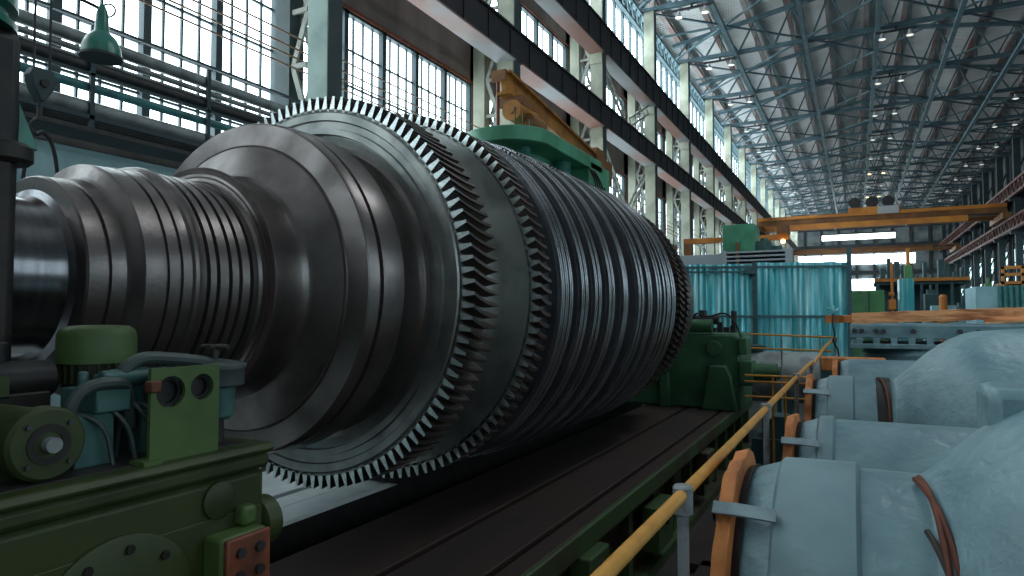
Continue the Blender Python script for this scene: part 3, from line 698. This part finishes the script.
# ------------------------------------------------------------------ things along the window wall
lp = thing('pendant_lamp', 'green enamel industrial bell lamp hanging in front of the windows', 'lamp', (-5.5, 3.28, 2.05))
LX, LY = -5.5, 3.20
build(MB().lathe([(2.139, .155), (2.158, .15), (2.215, .142), (2.282, .115), (2.329, .07), (2.348, .055), (2.491, .045), (2.529, .035), (2.576, .015), (2.576, 0)], 'z', (LX, LY, 0), 40), 'shade', 'green_enamel', lp)
build(MB().lathe([(2.120, .0), (2.120, .158), (2.141, .158), (2.144, 0)], 'z', (LX, LY, 0), 40), 'rim_collar', 'dark_iron', lp)
c = MB().tube([(LX + .05 * math.cos(a) + .03, LY + .03 * math.cos(a) + .03, 2.53 + .055 * math.sin(a)) for a in [2 * PI * i / 16 for i in range(17)]], .008, 6)
build(c, 'hook_ring', 'post_grey', lp)
c = MB().tube([(LX, LY, 2.53), (LX - .12, LY - .1, 2.60), (LX - .5, LY - .35, 2.78), (-7.4, LY - 1.3, 3.5), (-7.7, LY - 1.5, 3.6)], .014, 6)
build(c, 'lamp_arm', 'dark_iron', lp)

hb = thing('pulley_block', 'dark green pulley block hanging on ropes above the shaft', 'pulley block', (-4.0, 2.0, 1.15))
c = MB().prism([(1.95, 1.365), (2.05, 1.365), (2.068, 1.32), (2.05, 1.25), (2.01, 1.18), (1.99, 1.18), (1.95, 1.25), (1.932, 1.32)], 'x', -4.04, -3.96)
build(c, 'cheek', 'column_dark', hb, bevel=.012)
build(MB().cyl((-3.965, 2.0, 1.28), (-3.945, 2.0, 1.28), .022, 16), 'axle', 'black_oily', hb)
c = MB()
each([MB().cyl((-4.0, y, 1.34), (-4.0, y, 12.2), .007, 6) for y in (1.965, 2.045)], 'rope', 'dark_iron', hb)
c = MB().cyl((-4.0, 2.0, 1.19), (-4.0, 2.0, 1.08), .014, 10).tube([(-4.0, 2.0, 1.09), (-4.0, 1.965, 1.06), (-4.0, 1.96, 1.03), (-4.0, 1.985, 1.0), (-4.0, 2.02, 1.02)], .012, 8)
build(c, 'hook', 'dark_iron', hb)
for nm, pts in (('dark sling cable looped from the pulley hook, longer of two', [(-4.0, 1.98, 1.02), (-4.0, 1.95, .9), (-4.0, 1.93, .75), (-4.0, 1.93, .62), (-3.98, 1.88, .56), (-3.97, 1.83, .53), (-3.97, 1.8, .5)]),
                ('dark hose dangling from the pulley hook, with a pale fitting', [(-4.0, 2.02, 1.02), (-4.0, 2.06, .98), (-4.0, 2.09, .88), (-4.0, 2.11, .7), (-4.0, 2.11, .5)])):
    tag(build(MB().tube(pts, .010, 6), 'hanging_cable', 'black_oily'), nm, 'cable', 'cables on the pulley hook')

PX = -7.42
for i, (z, r, m_, lab) in enumerate(((3.01, .075, 'pipe_grey', 'thick grey pipe along the windows, highest of the run'), (2.88, .035, 'pipe_grey', 'thin grey pipe just under the highest thick pipe'),
                                     (2.72, .07, 'dark_iron', 'dark pipe in the middle of the run along the windows'), (2.80, .022, 'pipe_grey', 'thinnest pale pipe above the dark pipe'),
                                     (2.50, .05, 'pipe_teal', 'teal pipe along the windows below the dark pipe'), (2.26, .085, 'pipe_grey', 'thick pale grey pipe, lowest of the run along the windows'))):
    tag(build(MB().cyl((PX, YB + 4, z), (PX, 30, z), r, 14), 'wall_pipe', m_), lab, 'pipe', 'pipes along the window wall')
gw = thing('wall_gallery', 'narrow steel gallery with rail posts below the windows', 'gallery', (-7.9, 2, 2.0))
build(MB().box(-7.75, -7.3, YB + 4, 30, 1.98, 2.03), 'deck', 'dark_iron', gw)
build(MB().box(-8.1, -7.95, YB + 4, 30, 2.22, 2.42), 'cable_tray', 'dark_iron', gw)
each([MB().box(-7.35, -7.31, -6 + 1.45 * i, -5.95 + 1.45 * i, 2.0, 3.15) for i in range(18)], 'post', 'frame_dark', gw)
each([MB().box(-7.36, -7.31, YB + 4, 30, 2.12, 2.17), MB().box(-7.36, -7.31, YB + 4, 30, 2.60, 2.63), MB().box(-7.36, -7.31, YB + 4, 30, 3.18, 3.21)], 'rail', 'frame_dark', gw)
for i, z in enumerate((4.18, 4.0, 3.86, 3.70)):
    tag(build(MB().cyl((-7.4, YB + 4, z), (-7.4, 40, z), .013, 6), 'trolley_wire', 'wire_rust'), 'rusty trolley wire strung across the windows, %s from the top' % ('first', 'second', 'third', 'fourth')[i], 'wire', 'trolley wires')

# yellow jib crane and green boring mill behind the rotor
jb = thing('jib_crane', 'yellow-brown jib crane with hoist, below the lower crane girder', 'jib crane', (-6.7, 18.9, 4.2))
A, Bv = Vector((-5.85, 10.9, 4.42)), Vector((-6.7, 17.9, 4.45))
c = MB(); c.bar(A, Bv, .10, .40); c.bar(A + Vector((0, 0, .2)), Bv + Vector((0, 0, .2)), .28, .05); c.bar(A - Vector((0, 0, .2)), Bv - Vector((0, 0, .2)), .28, .05)
build(c, 'jib_beam', 'jib_yellow', jb)
build(MB().box(-6.95, -6.55, 17.9, 18.6, 3.9, 4.85).box(-6.83, -6.68, 18.6, 19.6, 4.0, 4.7), 'pivot', 'crane_brown', jb)
c = MB(); c.bar((-6.15, 11.2, 4.72), (-6.9, 18.2, 4.75), .16, .10)
build(c, 'trolley_track', 'jib_yellow', jb)
build(MB().box(-6.05, -5.75, 10.76, 10.84, 4.42, 4.62), 'end_stop', 'crane_brown', jb)
hx, hy = -5.72, 11.35
hs = build(MB().box(hx - .35, hx + .15, hy - .25, hy + .35, 4.02, 4.2), 'hoist', 'crane_brown', jb)
build(MB().cyl((hx - .02, hy - .35, 3.90), (hx - .02, hy + .5, 3.90), .20, 24).cyl((hx - .02, hy - .39, 3.90), (hx - .02, hy - .35, 3.90), .07, 16), 'hoist_drum', 'jib_yellow', hs)
build(MB().cyl((hx + .2, hy - .1, 3.74), (hx + .2, hy + .5, 3.74), .14, 20), 'hoist_motor', 'crane_brown', hs)
build(MB().cyl((-6.02, 10.98, 4.7), (-6.02, 10.98, 3.27), .035, 10), 'drop_bar', 'copper_rust', jb)

bm_ = thing('boring_mill', 'big green boring mill with rounded table top behind the rotor', 'machine tool', (-5.4, 11.4, FL))
def rounded(x0, x1, y0, y1, r, n=10):
    P = [(x1, y1), (x0, y1)]
    for i in range(n + 1): a = PI + PI / 2 * i / n; P.append((x0 + r + r * math.cos(a), y0 + r + r * math.sin(a)))
    for i in range(n + 1): a = 1.5 * PI + PI / 2 * i / n; P.append((x1 - r + r * math.cos(a), y0 + r + r * math.sin(a)))
    return P
build(MB().prism(rounded(-6.35, -4.72, 9.75, 13.2, .75), 'z', 2.98, 3.24), 'table', 'green_machine', bm_, bevel=.02)
build(MB().prism(rounded(-6.0, -5.2, 10.6, 13.0, .5), 'z', 2.3, 2.98), 'saddle', 'green_machine', bm_, bevel=.02)
build(MB().box(-5.75, -4.72, 12.5, 13.7, FL, 3.15), 'column', 'green_machine', bm_, bevel=.04)
build(MB().box(-6.1, -5.1, 10.5, 12.5, FL, 2.3), 'base', 'green_machine', bm_, bevel=.04)
build(MB().lathe([(3.22, .10), (3.36, .10), (3.42, .05), (3.5, .05), (3.5, 0)], 'z', (-5.9, 10.6, 0), 24), 'spindle', 'dark_iron', bm_)
each([MB().cyl((-5.2, 10.45, 2.6), (-5.2, 10.45, 3.0), .12, 16), MB().cyl((-5.05, 11.8, 2.5), (-5.05, 11.8, 3.0), .17, 16), MB().cyl((-5.3, 12.9, 3.15), (-5.3, 12.9, 3.45), .15, 16)], 'cylinder_boss', 'green_enamel', bm_)
for i in range(4):
    build(MB().tube([(-4.9, 12.3 + .1 * i, 3.3), (-4.66, 12.5 + .12 * i, 2.8), (-4.66, 12.8 + .15 * i, 2.45), (-4.7, 13.3, 2.7)], .015, 6), 'cable', 'black_oily', bm_)
each([MB().cyl((-5.3 + .1 * i, 10.3 + .1 * i, 3.22), (-5.3 + .1 * i, 10.3 + .1 * i, 3.7 - .1 * i), .012, 6) for i in range(3)], 'hose', 'black_oily', bm_)

# ------------------------------------------------------------------ handrail
hr = thing('handrail', 'long yellow handrail on grey posts running beside the bed', 'handrail', (-.43, 4, FL))
RX = -.421; RZ = -.478
build(MB().tube([(RX, .25, RZ), (RX, 7.0, RZ - .01), (RX, 7.7, RZ - .03), (-.41, 8.1, RZ - .04), (-.35, 8.9, -.40), (-.26, 10.0, -.31)], .0165, 16, sm=3), 'top_rail', 'rail_yellow', hr)
for y, z in ((1.80, RZ), (3.64, RZ), (5.6, RZ), (7.5, RZ - .02), (9.95, -.32)):
    x = RX if y < 8 else -.26
    p = build(MB().cyl((x, y, FL), (x, y, z), .0155, 16).cyl((x, y, FL), (x, y, FL + .012), .06, 16), 'post', 'post_grey', hr)
    build(MB().lathe([(z - .056, .018), (z - .052, .0265), (z + .016, .0265), (z + .022, .022), (z + .022, 0)], 'z', (x, y, 0), 20), 'tee_clamp', 'post_grey', p)
cr = thing('guard_rail', 'thin yellow guard rail across the aisle before the teal fence', 'guard rail', (-.9, 10, FL))
build(MB().tube([(-2.2, 10.12, -.25), (-.24, 10.12, -.31)], .014, 10), 'top_rail', 'rail_yellow', cr)
build(MB().tube([(-2.2, 10.12, -.46), (-.3, 10.12, -.50)], .014, 10), 'middle_rail', 'rail_yellow', cr)
for x in (-1.45, -.95, -.45): build(MB().cyl((x, 10.14, FL), (x, 10.14, -.28), .013, 8), 'post', 'post_grey', cr)
c3 = thing('step_railing', 'low yellow railing with two uprights between the pedestal and the handrail', 'railing', (-.8, 8.0, FL))
for z in (-.69, -.76, -.93): build(MB().tube([(-1.15, 8.0, z), (-.5, 8.0, z)], .012, 8), 'rail', 'rail_yellow', c3)
for x in (-.85, -.72): build(MB().cyl((x, 8.02, FL), (x, 8.02, -.69), .012, 8), 'post', 'rail_yellow', c3)
tk = thing('tank', 'spotted grey horizontal tank lying behind the yellow guard rails', 'tank', (-1.4, 11.2, FL))
TYc, TZ, TR = 11.3, -.98, .40
build(MB().lathe([(-3.2, 0), (-3.2, .3), (-3.1, .38), (-3.0, TR), (-.62, TR), (-.5, .37), (-.42, .28), (-.4, 0)], 'x', (0, TYc, TZ), 40), 'shell', 'tank_grey', tk)
each([MB().box(x, x + .2, TYc - .35, TYc + .35, FL, TZ - .1) for x in (-2.7, -1.1)], 'saddle', 'dark_teal', tk)
build(MB().lathe([(TZ + TR - .02, .16), (TZ + TR + .04, .2), (TZ + TR + .09, .21), (TZ + TR + .1, .19), (TZ + TR + .1, 0)], 'z', (-1.5, TYc, 0), 24), 'manhole', 'dark_teal', tk)
dk = tag(build(MB().box(-1.22, -.5, 9.0, 9.85, FL, FL + .32).box(-1.1, -.8, 9.1, 9.5, FL + .32, FL + .6), 'plinth', 'dark_teal'), 'low dark step block on the floor below the tank', 'plinth')
for i, (x, y) in enumerate(((-.95, 2.6), (-.85, 4.2), (-1.0, 5.9))):
    o = MB().box(x - .2, x + .25, y - .9, y + .9, FL, FL + .07)
    tag(build(o, 'floor_plank', 'bed_steel', loc=(x, y, FL)), 'dark plank lying on the floor beside the bed, %s along the handrail' % ORD[i], 'plank', 'planks on the floor')

# ------------------------------------------------------------------ blue casings in the right foreground
def casing(lab, xe, yc, ztop, x1, x2, rb, sleeve, r=.42, zc=None, strap=None, wob=0):
    zc = ztop - r
    t = thing('turbine_casing', lab, 'casing', ((xe + x2) / 2, yc, FL), 'blue turbine casings lined up beside the handrail')
    w1 = lambda a: 1 + .012 * math.sin(2 * a + 1) + .006 * math.sin(5 * a)
    P = [(xe + .042, 0), (xe + .042, r * .90), (xe + .05, r * .93), (xe + .125, r * .992), (xe + .135, r), (x1 - .02, r)]
    n = 14
    for i in range(n + 1):
        u = i / n; s = u * u * (3 - 2 * u)
        P.append((x1 + (x2 - x1) * (u ** 1.5 * .75), r + (rb - r) * s * .93))
    P += [(x2, rb * .985), (x2 + .12, rb), (x2 + .9, rb), (x2 + 1.25, rb * .9), (x2 + 1.45, rb * .6), (x2 + 1.5, 0)]
    build(MB().lathe(P, 'x', (0, yc, zc), 96, wob=w1), 'shell', 'casing_blue', t, smooth=40)
    if sleeve:
        s0, s1 = sleeve
        build(MB().lathe([(s0, r + .002), (s0 + .01, r + .012), (s1 - .01, r + .016), (s1, r + .004)], 'x', (0, yc, zc), 96, wob=w1), 'sleeve', 'casing_blue_sleeve', t, smooth=50)
    rag = lambda a: 1 + .02 * math.sin(9 * a + yc) + .012 * math.sin(23 * a)
    build(MB().lathe([(xe - .012, r * .5), (xe - .012, r * 1.01), (xe + .028, r * 1.04), (xe + .034, r * .98), (xe + .034, r * .5), (xe - .012, r * .5)], 'x', (0, yc, zc), 96, wob=rag), 'timber_ring', 'wood_orange', t, smooth=30)
    build(MB().lathe([(xe + .033, 0), (xe + .033, r * .93), (xe + .056, r * .955), (xe + .056, 0)], 'x', (0, yc, zc), 64), 'gasket', 'gasket', t)
    if strap:
        a = strap; rs = r * 1.045 + .004
        ca, sa = math.cos(a), math.sin(a)
        s = MB(); pts = [(xe - .02, rs * .90), (xe - .02, rs + .003), (xe + .04, rs + .004), (xe + .08, rs + .002), (xe + .145, rs - .004)]
        vs = []; fs = []
        for x, q in pts:
            for da in (-.042, .042):
                for dr in (0, .008): vs.append((x, yc + (q + dr) * math.cos(a + da), zc + (q + dr) * math.sin(a + da)))
        for i in range(len(pts) - 1):
            o = 4 * i; fs += [(o, o + 4, o + 5, o + 1), (o + 1, o + 5, o + 7, o + 3), (o + 3, o + 7, o + 6, o + 2), (o + 2, o + 6, o + 4, o)]
        fs += [(0, 1, 3, 2), (len(vs) - 4, len(vs) - 2, len(vs) - 1, len(vs) - 3)]
        build(MB().add(vs, fs), 'strap', 'strap_grey', t)
    each([MB().box(xe + .25, xe + .4, yc - .3, yc + .3, FL, zc - r * .8), MB().box(x2 + .2, x2 + .5, yc - .5, yc + .5, FL, zc - rb * .8)], 'cradle', 'wood_orange', t)
    return t, zc
c1, z1 = casing('nearest blue turbine casing, with rusty wires hung over its neck', -.345, 2.21, -.455, .16, .62, .67, (-.215, .0), strap=math.radians(131))
c2, z2 = casing('second blue turbine casing, its long neck lying behind the nearest one', -.31, 3.72, -.525, .55, 1.0, .72, (-.18, -.10), strap=math.radians(130))
c4, z4 = casing('third blue turbine casing, with a big rounded dome', -.32, 5.40, -.455, .22, .95, .80, (-.19, -.02), strap=math.radians(131))
c5, z5 = casing('farthest blue turbine casing, just below the wooden plank', -.20, 7.3, -.43, .5, 1.0, .6, None)
build(MB().lathe([(.115, .423), (.117, .429), (.20, .43), (.202, .423)], 'x', (0, 5.40, z4), 64), 'dark_band', 'black_oily', c4)
# square boss on the nearest casing
build(MB().box(.32, 1.3, 2.22, 2.47, -.8, -.20), 'square_boss', 'casing_blue', c1, bevel=.03)
def wires(yc, zc, x, r, labs):
    for k, (lab, a0, a1, dx, curl) in enumerate(labs):
        P = []
        for i in range(15):
            u = i / 14; a = math.radians(a0 + (a1 - a0) * u)
            P.append((x + dx * u + .012 * math.sin(4 * u + k), yc + (r + .012 + .014 * math.sin(PI * u)) * math.cos(a), zc + (r + .012 + .014 * math.sin(PI * u)) * math.sin(a)))
        if curl: P.append((P[-1][0] + .03, P[-1][1] - .02, P[-1][2] + .02)); P.append((P[-1][0] + .01, P[-1][1], P[-1][2] + .05))
        tag(build(MB().tube(P, .008, 7), 'rusty_wire', 'copper_rust' if k < 2 else 'dark_iron'), lab, 'wire', 'wires hung over the casings')
wires(2.21, z1, .135, .42, (('thicker rust-red wire hung over the neck of the nearest casing', 100, 172, .10, False), ('rust-red wire lying close along the thicker one on the nearest casing', 98, 178, .085, False), ('thin dark wire curling off the nearest casing', 128, 170, .14, True)))
wires(5.40, z4, .13, .42, (('rust-red wire hung over the neck of the domed casing', 95, 165, .07, False),))

# timber plank on the flanged blue casing beyond
hc = thing('flanged_casing', 'blue flanged casing half with bolt holes, under the long wooden plank', 'casing', (1.2, 10.2, FL))
build(MB().box(-.07, 2.9, 9.5, 10.9, -.30, -.115), 'top_flange', 'casing_blue', hc, bevel=.02)
c = MB().box(-.07, 2.9, 9.42, 10.9, -.42, -.36)
for i in range(16): c.box(.0 + .19 * i, .07 + .19 * i, 9.45, 9.55, -.37, -.29)
build(c, 'lower_flange', 'casing_blue', hc, bevel=.006)
each([MB().cyl((x, 9.51, -.20), (x, 9.475, -.20), .03, 14) for x in (-.02, .06, .22, .30, .62, 1.1, 1.28, 1.7, 2.1)], 'bolt_head', 'bolt', hc)
build(MB().lathe([(-.42, .75), (-.50, .8), (-.62, .78), (-.62, 0)], 'z', (.85, 10.2, 0), 48), 'ring', 'casing_blue', hc)
build(MB().lathe([(-.62, .74), (-.72, .70), (-1.0, .5), (FL, .45), (FL, 0)], 'z', (.85, 10.2, 0), 48), 'body', 'brick_red_paint', hc)
build(MB().box(1.6, 2.8, 9.7, 10.7, FL, -.42), 'foot', 'casing_blue', hc)
def rough_plank(x0, x1, y0, y1, za, zb, h, n=40, k=.012):
    vs = []; fs = []
    for i in range(n + 1):
        u = i / n; x = x0 + (x1 - x0) * u; z = za + (zb - za) * u
        j = [random.uniform(-k, k) for _ in range(4)]
        vs += [(x, y0 + j[0], z + j[1] * .6), (x, y1, z), (x, y1, z + h), (x, y0 + j[2], z + h + j[3] * .6)]
    for i in range(n):
        o = 4 * i; fs += [(o + q, o + (q + 1) % 4, o + 4 + (q + 1) % 4, o + 4 + q) for q in range(4)]
    return MB().add(vs, fs + [(3, 2, 1, 0), tuple(range(4 * n, 4 * n + 4))])
tp = thing('timber_plank', 'long rough orange-brown wooden plank lying on the flanged blue casing', 'plank', (1, 9.7, -.1))
build(rough_plank(-.05, 2.9, 9.55, 9.95, -.11, .0, .135), 'upper_board', 'plank_wood', tp)
build(rough_plank(-.36, 1.1, 9.58, 9.9, -.105, -.085, .10), 'end_board', 'wood_orange', tp)
build(rough_plank(1.35, 1.75, 9.52, 9.56, -.10, -.085, .05, 8, .005), 'loose_splinter', 'plank_wood', tp)
o = build(MB().box(-.36, .28, 8.15, 8.45, -.62, -.475), 'timber_block', 'wood_orange', loc=(0, 8.3, -.5), bevel=.01)
tag(o, 'short orange wooden block lying behind the farthest casing end', 'wood block')
o = build(MB().box(-.36, .28, 8.15, 8.45, FL, -.62), 'block_stand', 'dark_teal', loc=(0, 8.3, FL)); tag(o, 'dark stand carrying the short orange wooden block', 'stand')
tc_ = thing('tied_cord', 'dark cord tied round the plank end with a pale knot', 'cord', (-.27, 9.55, 0))
build(MB().tube([(-.27, 9.54, .02), (-.27, 9.52, -.12), (-.25, 9.53, -.25), (-.27, 9.56, -.34), (-.22, 9.6, -.45), (-.21, 9.6, -.62), (-.26, 9.6, -.72), (-.28, 9.62, -.6)], .01, 6), 'cord', 'black_oily', tc_)
c = MB()
for i in range(5):
    a = i * 1.3; c.tube([(-.27 + .07 * math.cos(a), 9.54, .07 + .05 * math.sin(a)), (-.25, 9.53, .05), (-.25 + .09 * math.cos(a + .5), 9.54, .08 + .06 * math.sin(a + .5))], .008, 5)
build(c, 'knot', 'galvanised_teal', tc_)

# ------------------------------------------------------------------ corrugated teal fence
fe = thing('sheet_fence', 'tall teal corrugated sheet metal fence panel screen across the hall', 'fence', (-2, 16.5, FL))
ya, yb, xa, xb = 15.6, 17.2, -4.4, -.10
def fy(x): return ya + (yb - ya) * (x - xa) / (xb - xa)
def sheet(x0, x1, z0, z1, nm):
    n = int((x1 - x0) / .02); vs = []; fs = []
    for i in range(n + 1):
        x = x0 + (x1 - x0) * i / n; y = fy(x) + .012 * max(-.7, min(.7, 1.3 * math.sin(2 * PI * x / .125)))
        vs += [(x, y, z0), (x, y, z1 + (.015 * math.sin(x * 9) if z1 > 1 else 0)), (x + .002, y + .006, z0), (x + .002, y + .006, z1)]
    for i in range(n): o = 4 * i; fs += [(o, o + 4, o + 5, o + 1), (o + 2, o + 3, o + 7, o + 6), (o + 1, o + 5, o + 7, o + 3)]
    build(MB().add(vs, fs), nm, 'galvanised_teal', fe, smooth=60)
sheet(-4.4, -2.12, FL + .05, 1.20, 'corrugated_sheet'); sheet(-2.08, -.14, FL + .05, 1.23, 'corrugated_sheet')
for x, z in ((-4.4, 1.2), (-2.1, 1.25), (-.12, 1.58)):
    build(MB().box(x - .05, x + .05, fy(x) - .10, fy(x) - .01, FL, z), 'post', 'fence_frame', fe)
c = MB()
for z in (1.13, -.03, -1.3): c.bar((xa, fy(xa) - .06, z), (xb, fy(xb) - .06, z), .05, .05)
build(c, 'rail', 'fence_frame', fe)
build(MB().bar((-4.2, fy(-4.2) - .07, 1.02), (-2.2, fy(-2.2) - .07, 1.02), .04, .035), 'door_track', 'fence_frame', fe)
build(MB().box(-2.28, -2.08, fy(-2.2) - .16, fy(-2.2) - .08, .96, 1.1), 'latch_box', 'fence_frame', fe)

# green machine with grey louvred ram behind the fence
gm = thing('planer_machine', 'green machine with a grey louvred ram showing above the teal fence', 'machine tool', (-2.8, 21, FL))
build(MB().box(-3.55, -2.62, 20.6, 21.8, 1.2, 2.72), 'head', 'green_machine', gm, bevel=.03)
build(MB().box(-3.15, -3.05, 20.55, 20.6, 1.6, 2.3), 'head_rib', 'green_machine', gm)
build(MB().box(-3.3, -2.7, 20.9, 21.6, FL, 1.2), 'column', 'green_machine', gm)
build(MB().box(-5.2, -3.45, 19.9, 20.4, 1.42, 1.78), 'ram', 'louvre_grey', gm, bevel=.01)
lb = build(MB().box(-3.45, -3.3, 19.8, 20.4, 1.36, 1.86).box(-1.72, -1.55, 19.8, 20.4, 1.36, 1.86).box(-3.45, -1.55, 20.2, 20.4, 1.36, 1.86), 'louvre_frame', 'louvre_grey', gm)
c = MB()
for i in range(4): c.box(-3.3, -1.72, 19.82, 20.2, 1.42 + .12 * i, 1.47 + .12 * i)
build(c, 'louvre_blades', 'louvre_grey', lb)
build(MB().box(-3.3, -1.72, 20.19, 20.2, 1.36, 1.86), 'louvre_back', 'black_oily', lb)
for x in (-4.8, -3.0): build(MB().box(x - .04, x + .04, 19.85, 19.93, 1.0, 2.1), 'bracket', 'crane_brown', gm)
build(MB().box(-2.62, -2.2, 20.8, 21.3, 1.9, 2.2).cyl((-2.4, 21, 1.6), (-2.4, 21, 2.3), .1, 12).box(-2.3, -1.9, 20.9, 21.2, 1.85, 2.05), 'gearbox', 'teal_pot', gm)
hk = thing('orange_hoist', 'small orange hoist crane beside the green machine head', 'hoist', (-4, 26, FL))
build(MB().box(-5.9, -2.1, 25.8, 26.0, 2.75, 2.95), 'arm', 'crane_orange', hk)
build(MB().box(-2.5, -2.1, 25.6, 26.2, 2.95, 3.25), 'trolley', 'crane_brown', hk)
build(MB().box(-5.9, -5.6, 25.8, 26.1, FL, 2.75), 'mast', 'crane_brown', hk)
build(MB().lathe([(2.62, .0), (2.62, .07), (2.72, .07), (2.75, .04)], 'z', (-2.3, 25.75, 0), 16), 'warm_lamp', 'lamp_warm', hk)

# shop floor beyond the plank
def simple(mb, name, m, lab, cat, loc, group=None, bevel=.02):
    return tag(build(mb, name, m, loc=loc, bevel=bevel), lab, cat, group)
cb = thing('green_cabinet', 'plain green cabinet seen just right of the fence end post', 'cabinet', (.35, 22, FL))
build(MB().box(-.1, .74, 22, 22.8, FL, .72), 'body', 'far_green', cb, bevel=.02)
build(MB().box(.33, .36, 21.98, 22.0, FL + .1, .65), 'door_seam', 'dark_teal', cb)
jp = thing('yellow_stand', 'yellow upright stand with blocks next to the green cabinet', 'stand', (.95, 22.3, FL))
build(MB().box(.92, .98, 22.2, 22.3, FL, 1.55), 'upright', 'crane_orange', jp)
build(MB().box(.84, 1.04, 22.1, 22.4, .15, .45).box(.84, 1.0, 22.1, 22.4, -.35, .05).box(.86, 1.0, 22.15, 22.3, .55, .66), 'block', 'crane_orange', jp, bevel=.02)
pn = thing('blue_screen', 'narrow blue-grey panel with a small green top beside the yellow stand', 'panel', (1.15, 20, FL))
build(MB().box(1.02, 1.35, 20, 20.9, FL, .95), 'sheet', 'galvanised_teal', pn)
build(MB().box(1.15, 1.33, 20.1, 20.4, .95, 1.3), 'green_top', 'far_green', pn)
build(MB().box(1.2, 1.28, 20.1, 20.3, 1.3, 1.75), 'yellow_tip', 'crane_orange', pn)
pf = thing('work_platform', 'dark assembly platform with an orange edge beam in the far hall', 'platform', (3, 40, FL))
build(MB().box(.9, 5.1, 39.9, 40.1, 1.75, 1.92), 'edge_beam', 'crane_orange', pf)
build(MB().box(.9, 5.1, 40.1, 43, 1.6, 1.75), 'deck', 'dark_teal', pf)
c = MB()
c.box(1, 5, 42.8, 43, FL, 1.6); build(c, 'back_wall', 'dark_teal', pf)
each([MB().box(1 + .66 * i, 1.12 + .66 * i, 40.0, 40.2, FL, 1.6) for i in range(7)], 'leg', 'dark_teal', pf)
c = MB()
for i in range(12):
    x = 1.2 + .33 * i; h = random.uniform(.2, 1.3); c.box(x, x + random.uniform(.1, .3), 40.6, 41.2, 1.75, 1.75 + h)
build(c, 'machinery', 'dark_teal', pf)
for i, (x, y, w, d_, h, m_, nm, lab, cat) in enumerate((
        (2.1, 27, 1.2, .8, .15, 'container_blue', 'steel_bench', 'low pale blue bench beyond the wooden plank', 'bench'),
        (3.15, 28, .45, .6, .25, 'dark_teal', 'tool_locker', 'dark teal locker beyond the plank, next to the pale blue bench', 'locker'),
        (3.6, 29, .55, .6, .45, 'far_green', 'green_machine_base', 'small green machine base beside the yellow bollard', 'machine'),
        (4.25, 30, .35, .6, 1.0, 'far_green', 'green_machine_column', 'upright green machine column left of the blue container', 'machine'),
        (2.6, 33, .5, .6, .9, 'dark_teal', 'dark_machine', 'dark machine standing under the far platform edge', 'machine'))):
    t = thing(nm, lab, cat, (x, y, FL)); build(MB().box(x, x + w, y, y + d_, FL, h), 'body', m_, t, bevel=.03)
    build(MB().box(x + w * .2, x + w * .8, y + .1, y + d_ - .1, h, h + .18).cyl((x + w * .5, y + .2, h), (x + w * .5, y + .2, h + .4), .05, 10), 'fixture', m_, t)
simple(MB().lathe([(FL, .12), (.62, .12), (.69, .07), (.69, 0)], 'z', (2.62, 26.5, 0), 20), 'yellow_bollard', 'crane_orange', 'round-topped yellow post beyond the wooden plank', 'bollard', (2.62, 26.5, FL), bevel=0)
ct = thing('blue_container', 'pale blue corrugated metal container at the right edge behind the plank', 'container', (4.3, 23, FL))
build(MB().box(3.0, 3.5, 22.5, 24.5, FL, .80), 'plain_side', 'container_blue', ct)
c = MB()
for i in range(14): x = 3.5 + .13 * i; c.box(x, x + .07, 22.42, 22.5, FL, .81)
c.box(3.5, 5.6, 22.5, 24.5, FL, .80)
build(c, 'ribbed_side', 'pipe_teal', ct)
yf = thing('yellow_cage', 'yellow tubular cage standing above the blue container at the right edge', 'cage', (4.8, 25.5, FL))
c = MB()
for x in (4.0, 4.5, 5.0, 5.5):
    c.box(x, x + .08, 25, 25.08, FL, 1.5)
for z in (.95, 1.2, 1.42): c.box(4.0, 5.6, 25, 25.08, z, z + .09)
build(c, 'frame', 'crane_orange', yf)
build(MB().box(4.0, 5.6, 25.08, 26.2, .9, 1.0), 'tray', 'crane_brown', yf)

# ------------------------------------------------------------------ light
w = bpy.data.worlds.new('world'); SC.world = w; w.use_nodes = True
bg = w.node_tree.nodes['Background']; bg.inputs[0].default_value = (.62, .80, .86, 1); bg.inputs[1].default_value = .4
def area(name, loc, sx, sy, e, rot=(0, 0, 0), col=(.88, .96, 1)):
    l = bpy.data.lights.new(name, 'AREA'); l.shape = 'RECTANGLE'; l.size = sx; l.size_y = sy; l.energy = e; l.color = col
    o = link(bpy.data.objects.new(name, l)); o.location = (loc[0], loc[1], loc[2] + H); o.rotation_euler = rot
    return o
# fill lights added overhead out of frame, not fittings of the hall
area('added_overhead_fill', (3.0, -5, 12.0), 4, 10, 90)
area('added_overhead_fill', (4.0, 12, 13.0), 3, 12, 500)
SC.view_settings.view_transform = 'Standard'; SC.view_settings.look = 'None'
SC.view_settings.exposure = 0.; SC.view_settings.gamma = 1.; SC.view_settings.use_curve_mapping = False
SC.cycles.use_denoising = True; SC.cycles.max_bounces = 6; SC.cycles.diffuse_bounces = 4; SC.cycles.glossy_bounces = 3
SC.cycles.sample_clamp_indirect = 6.
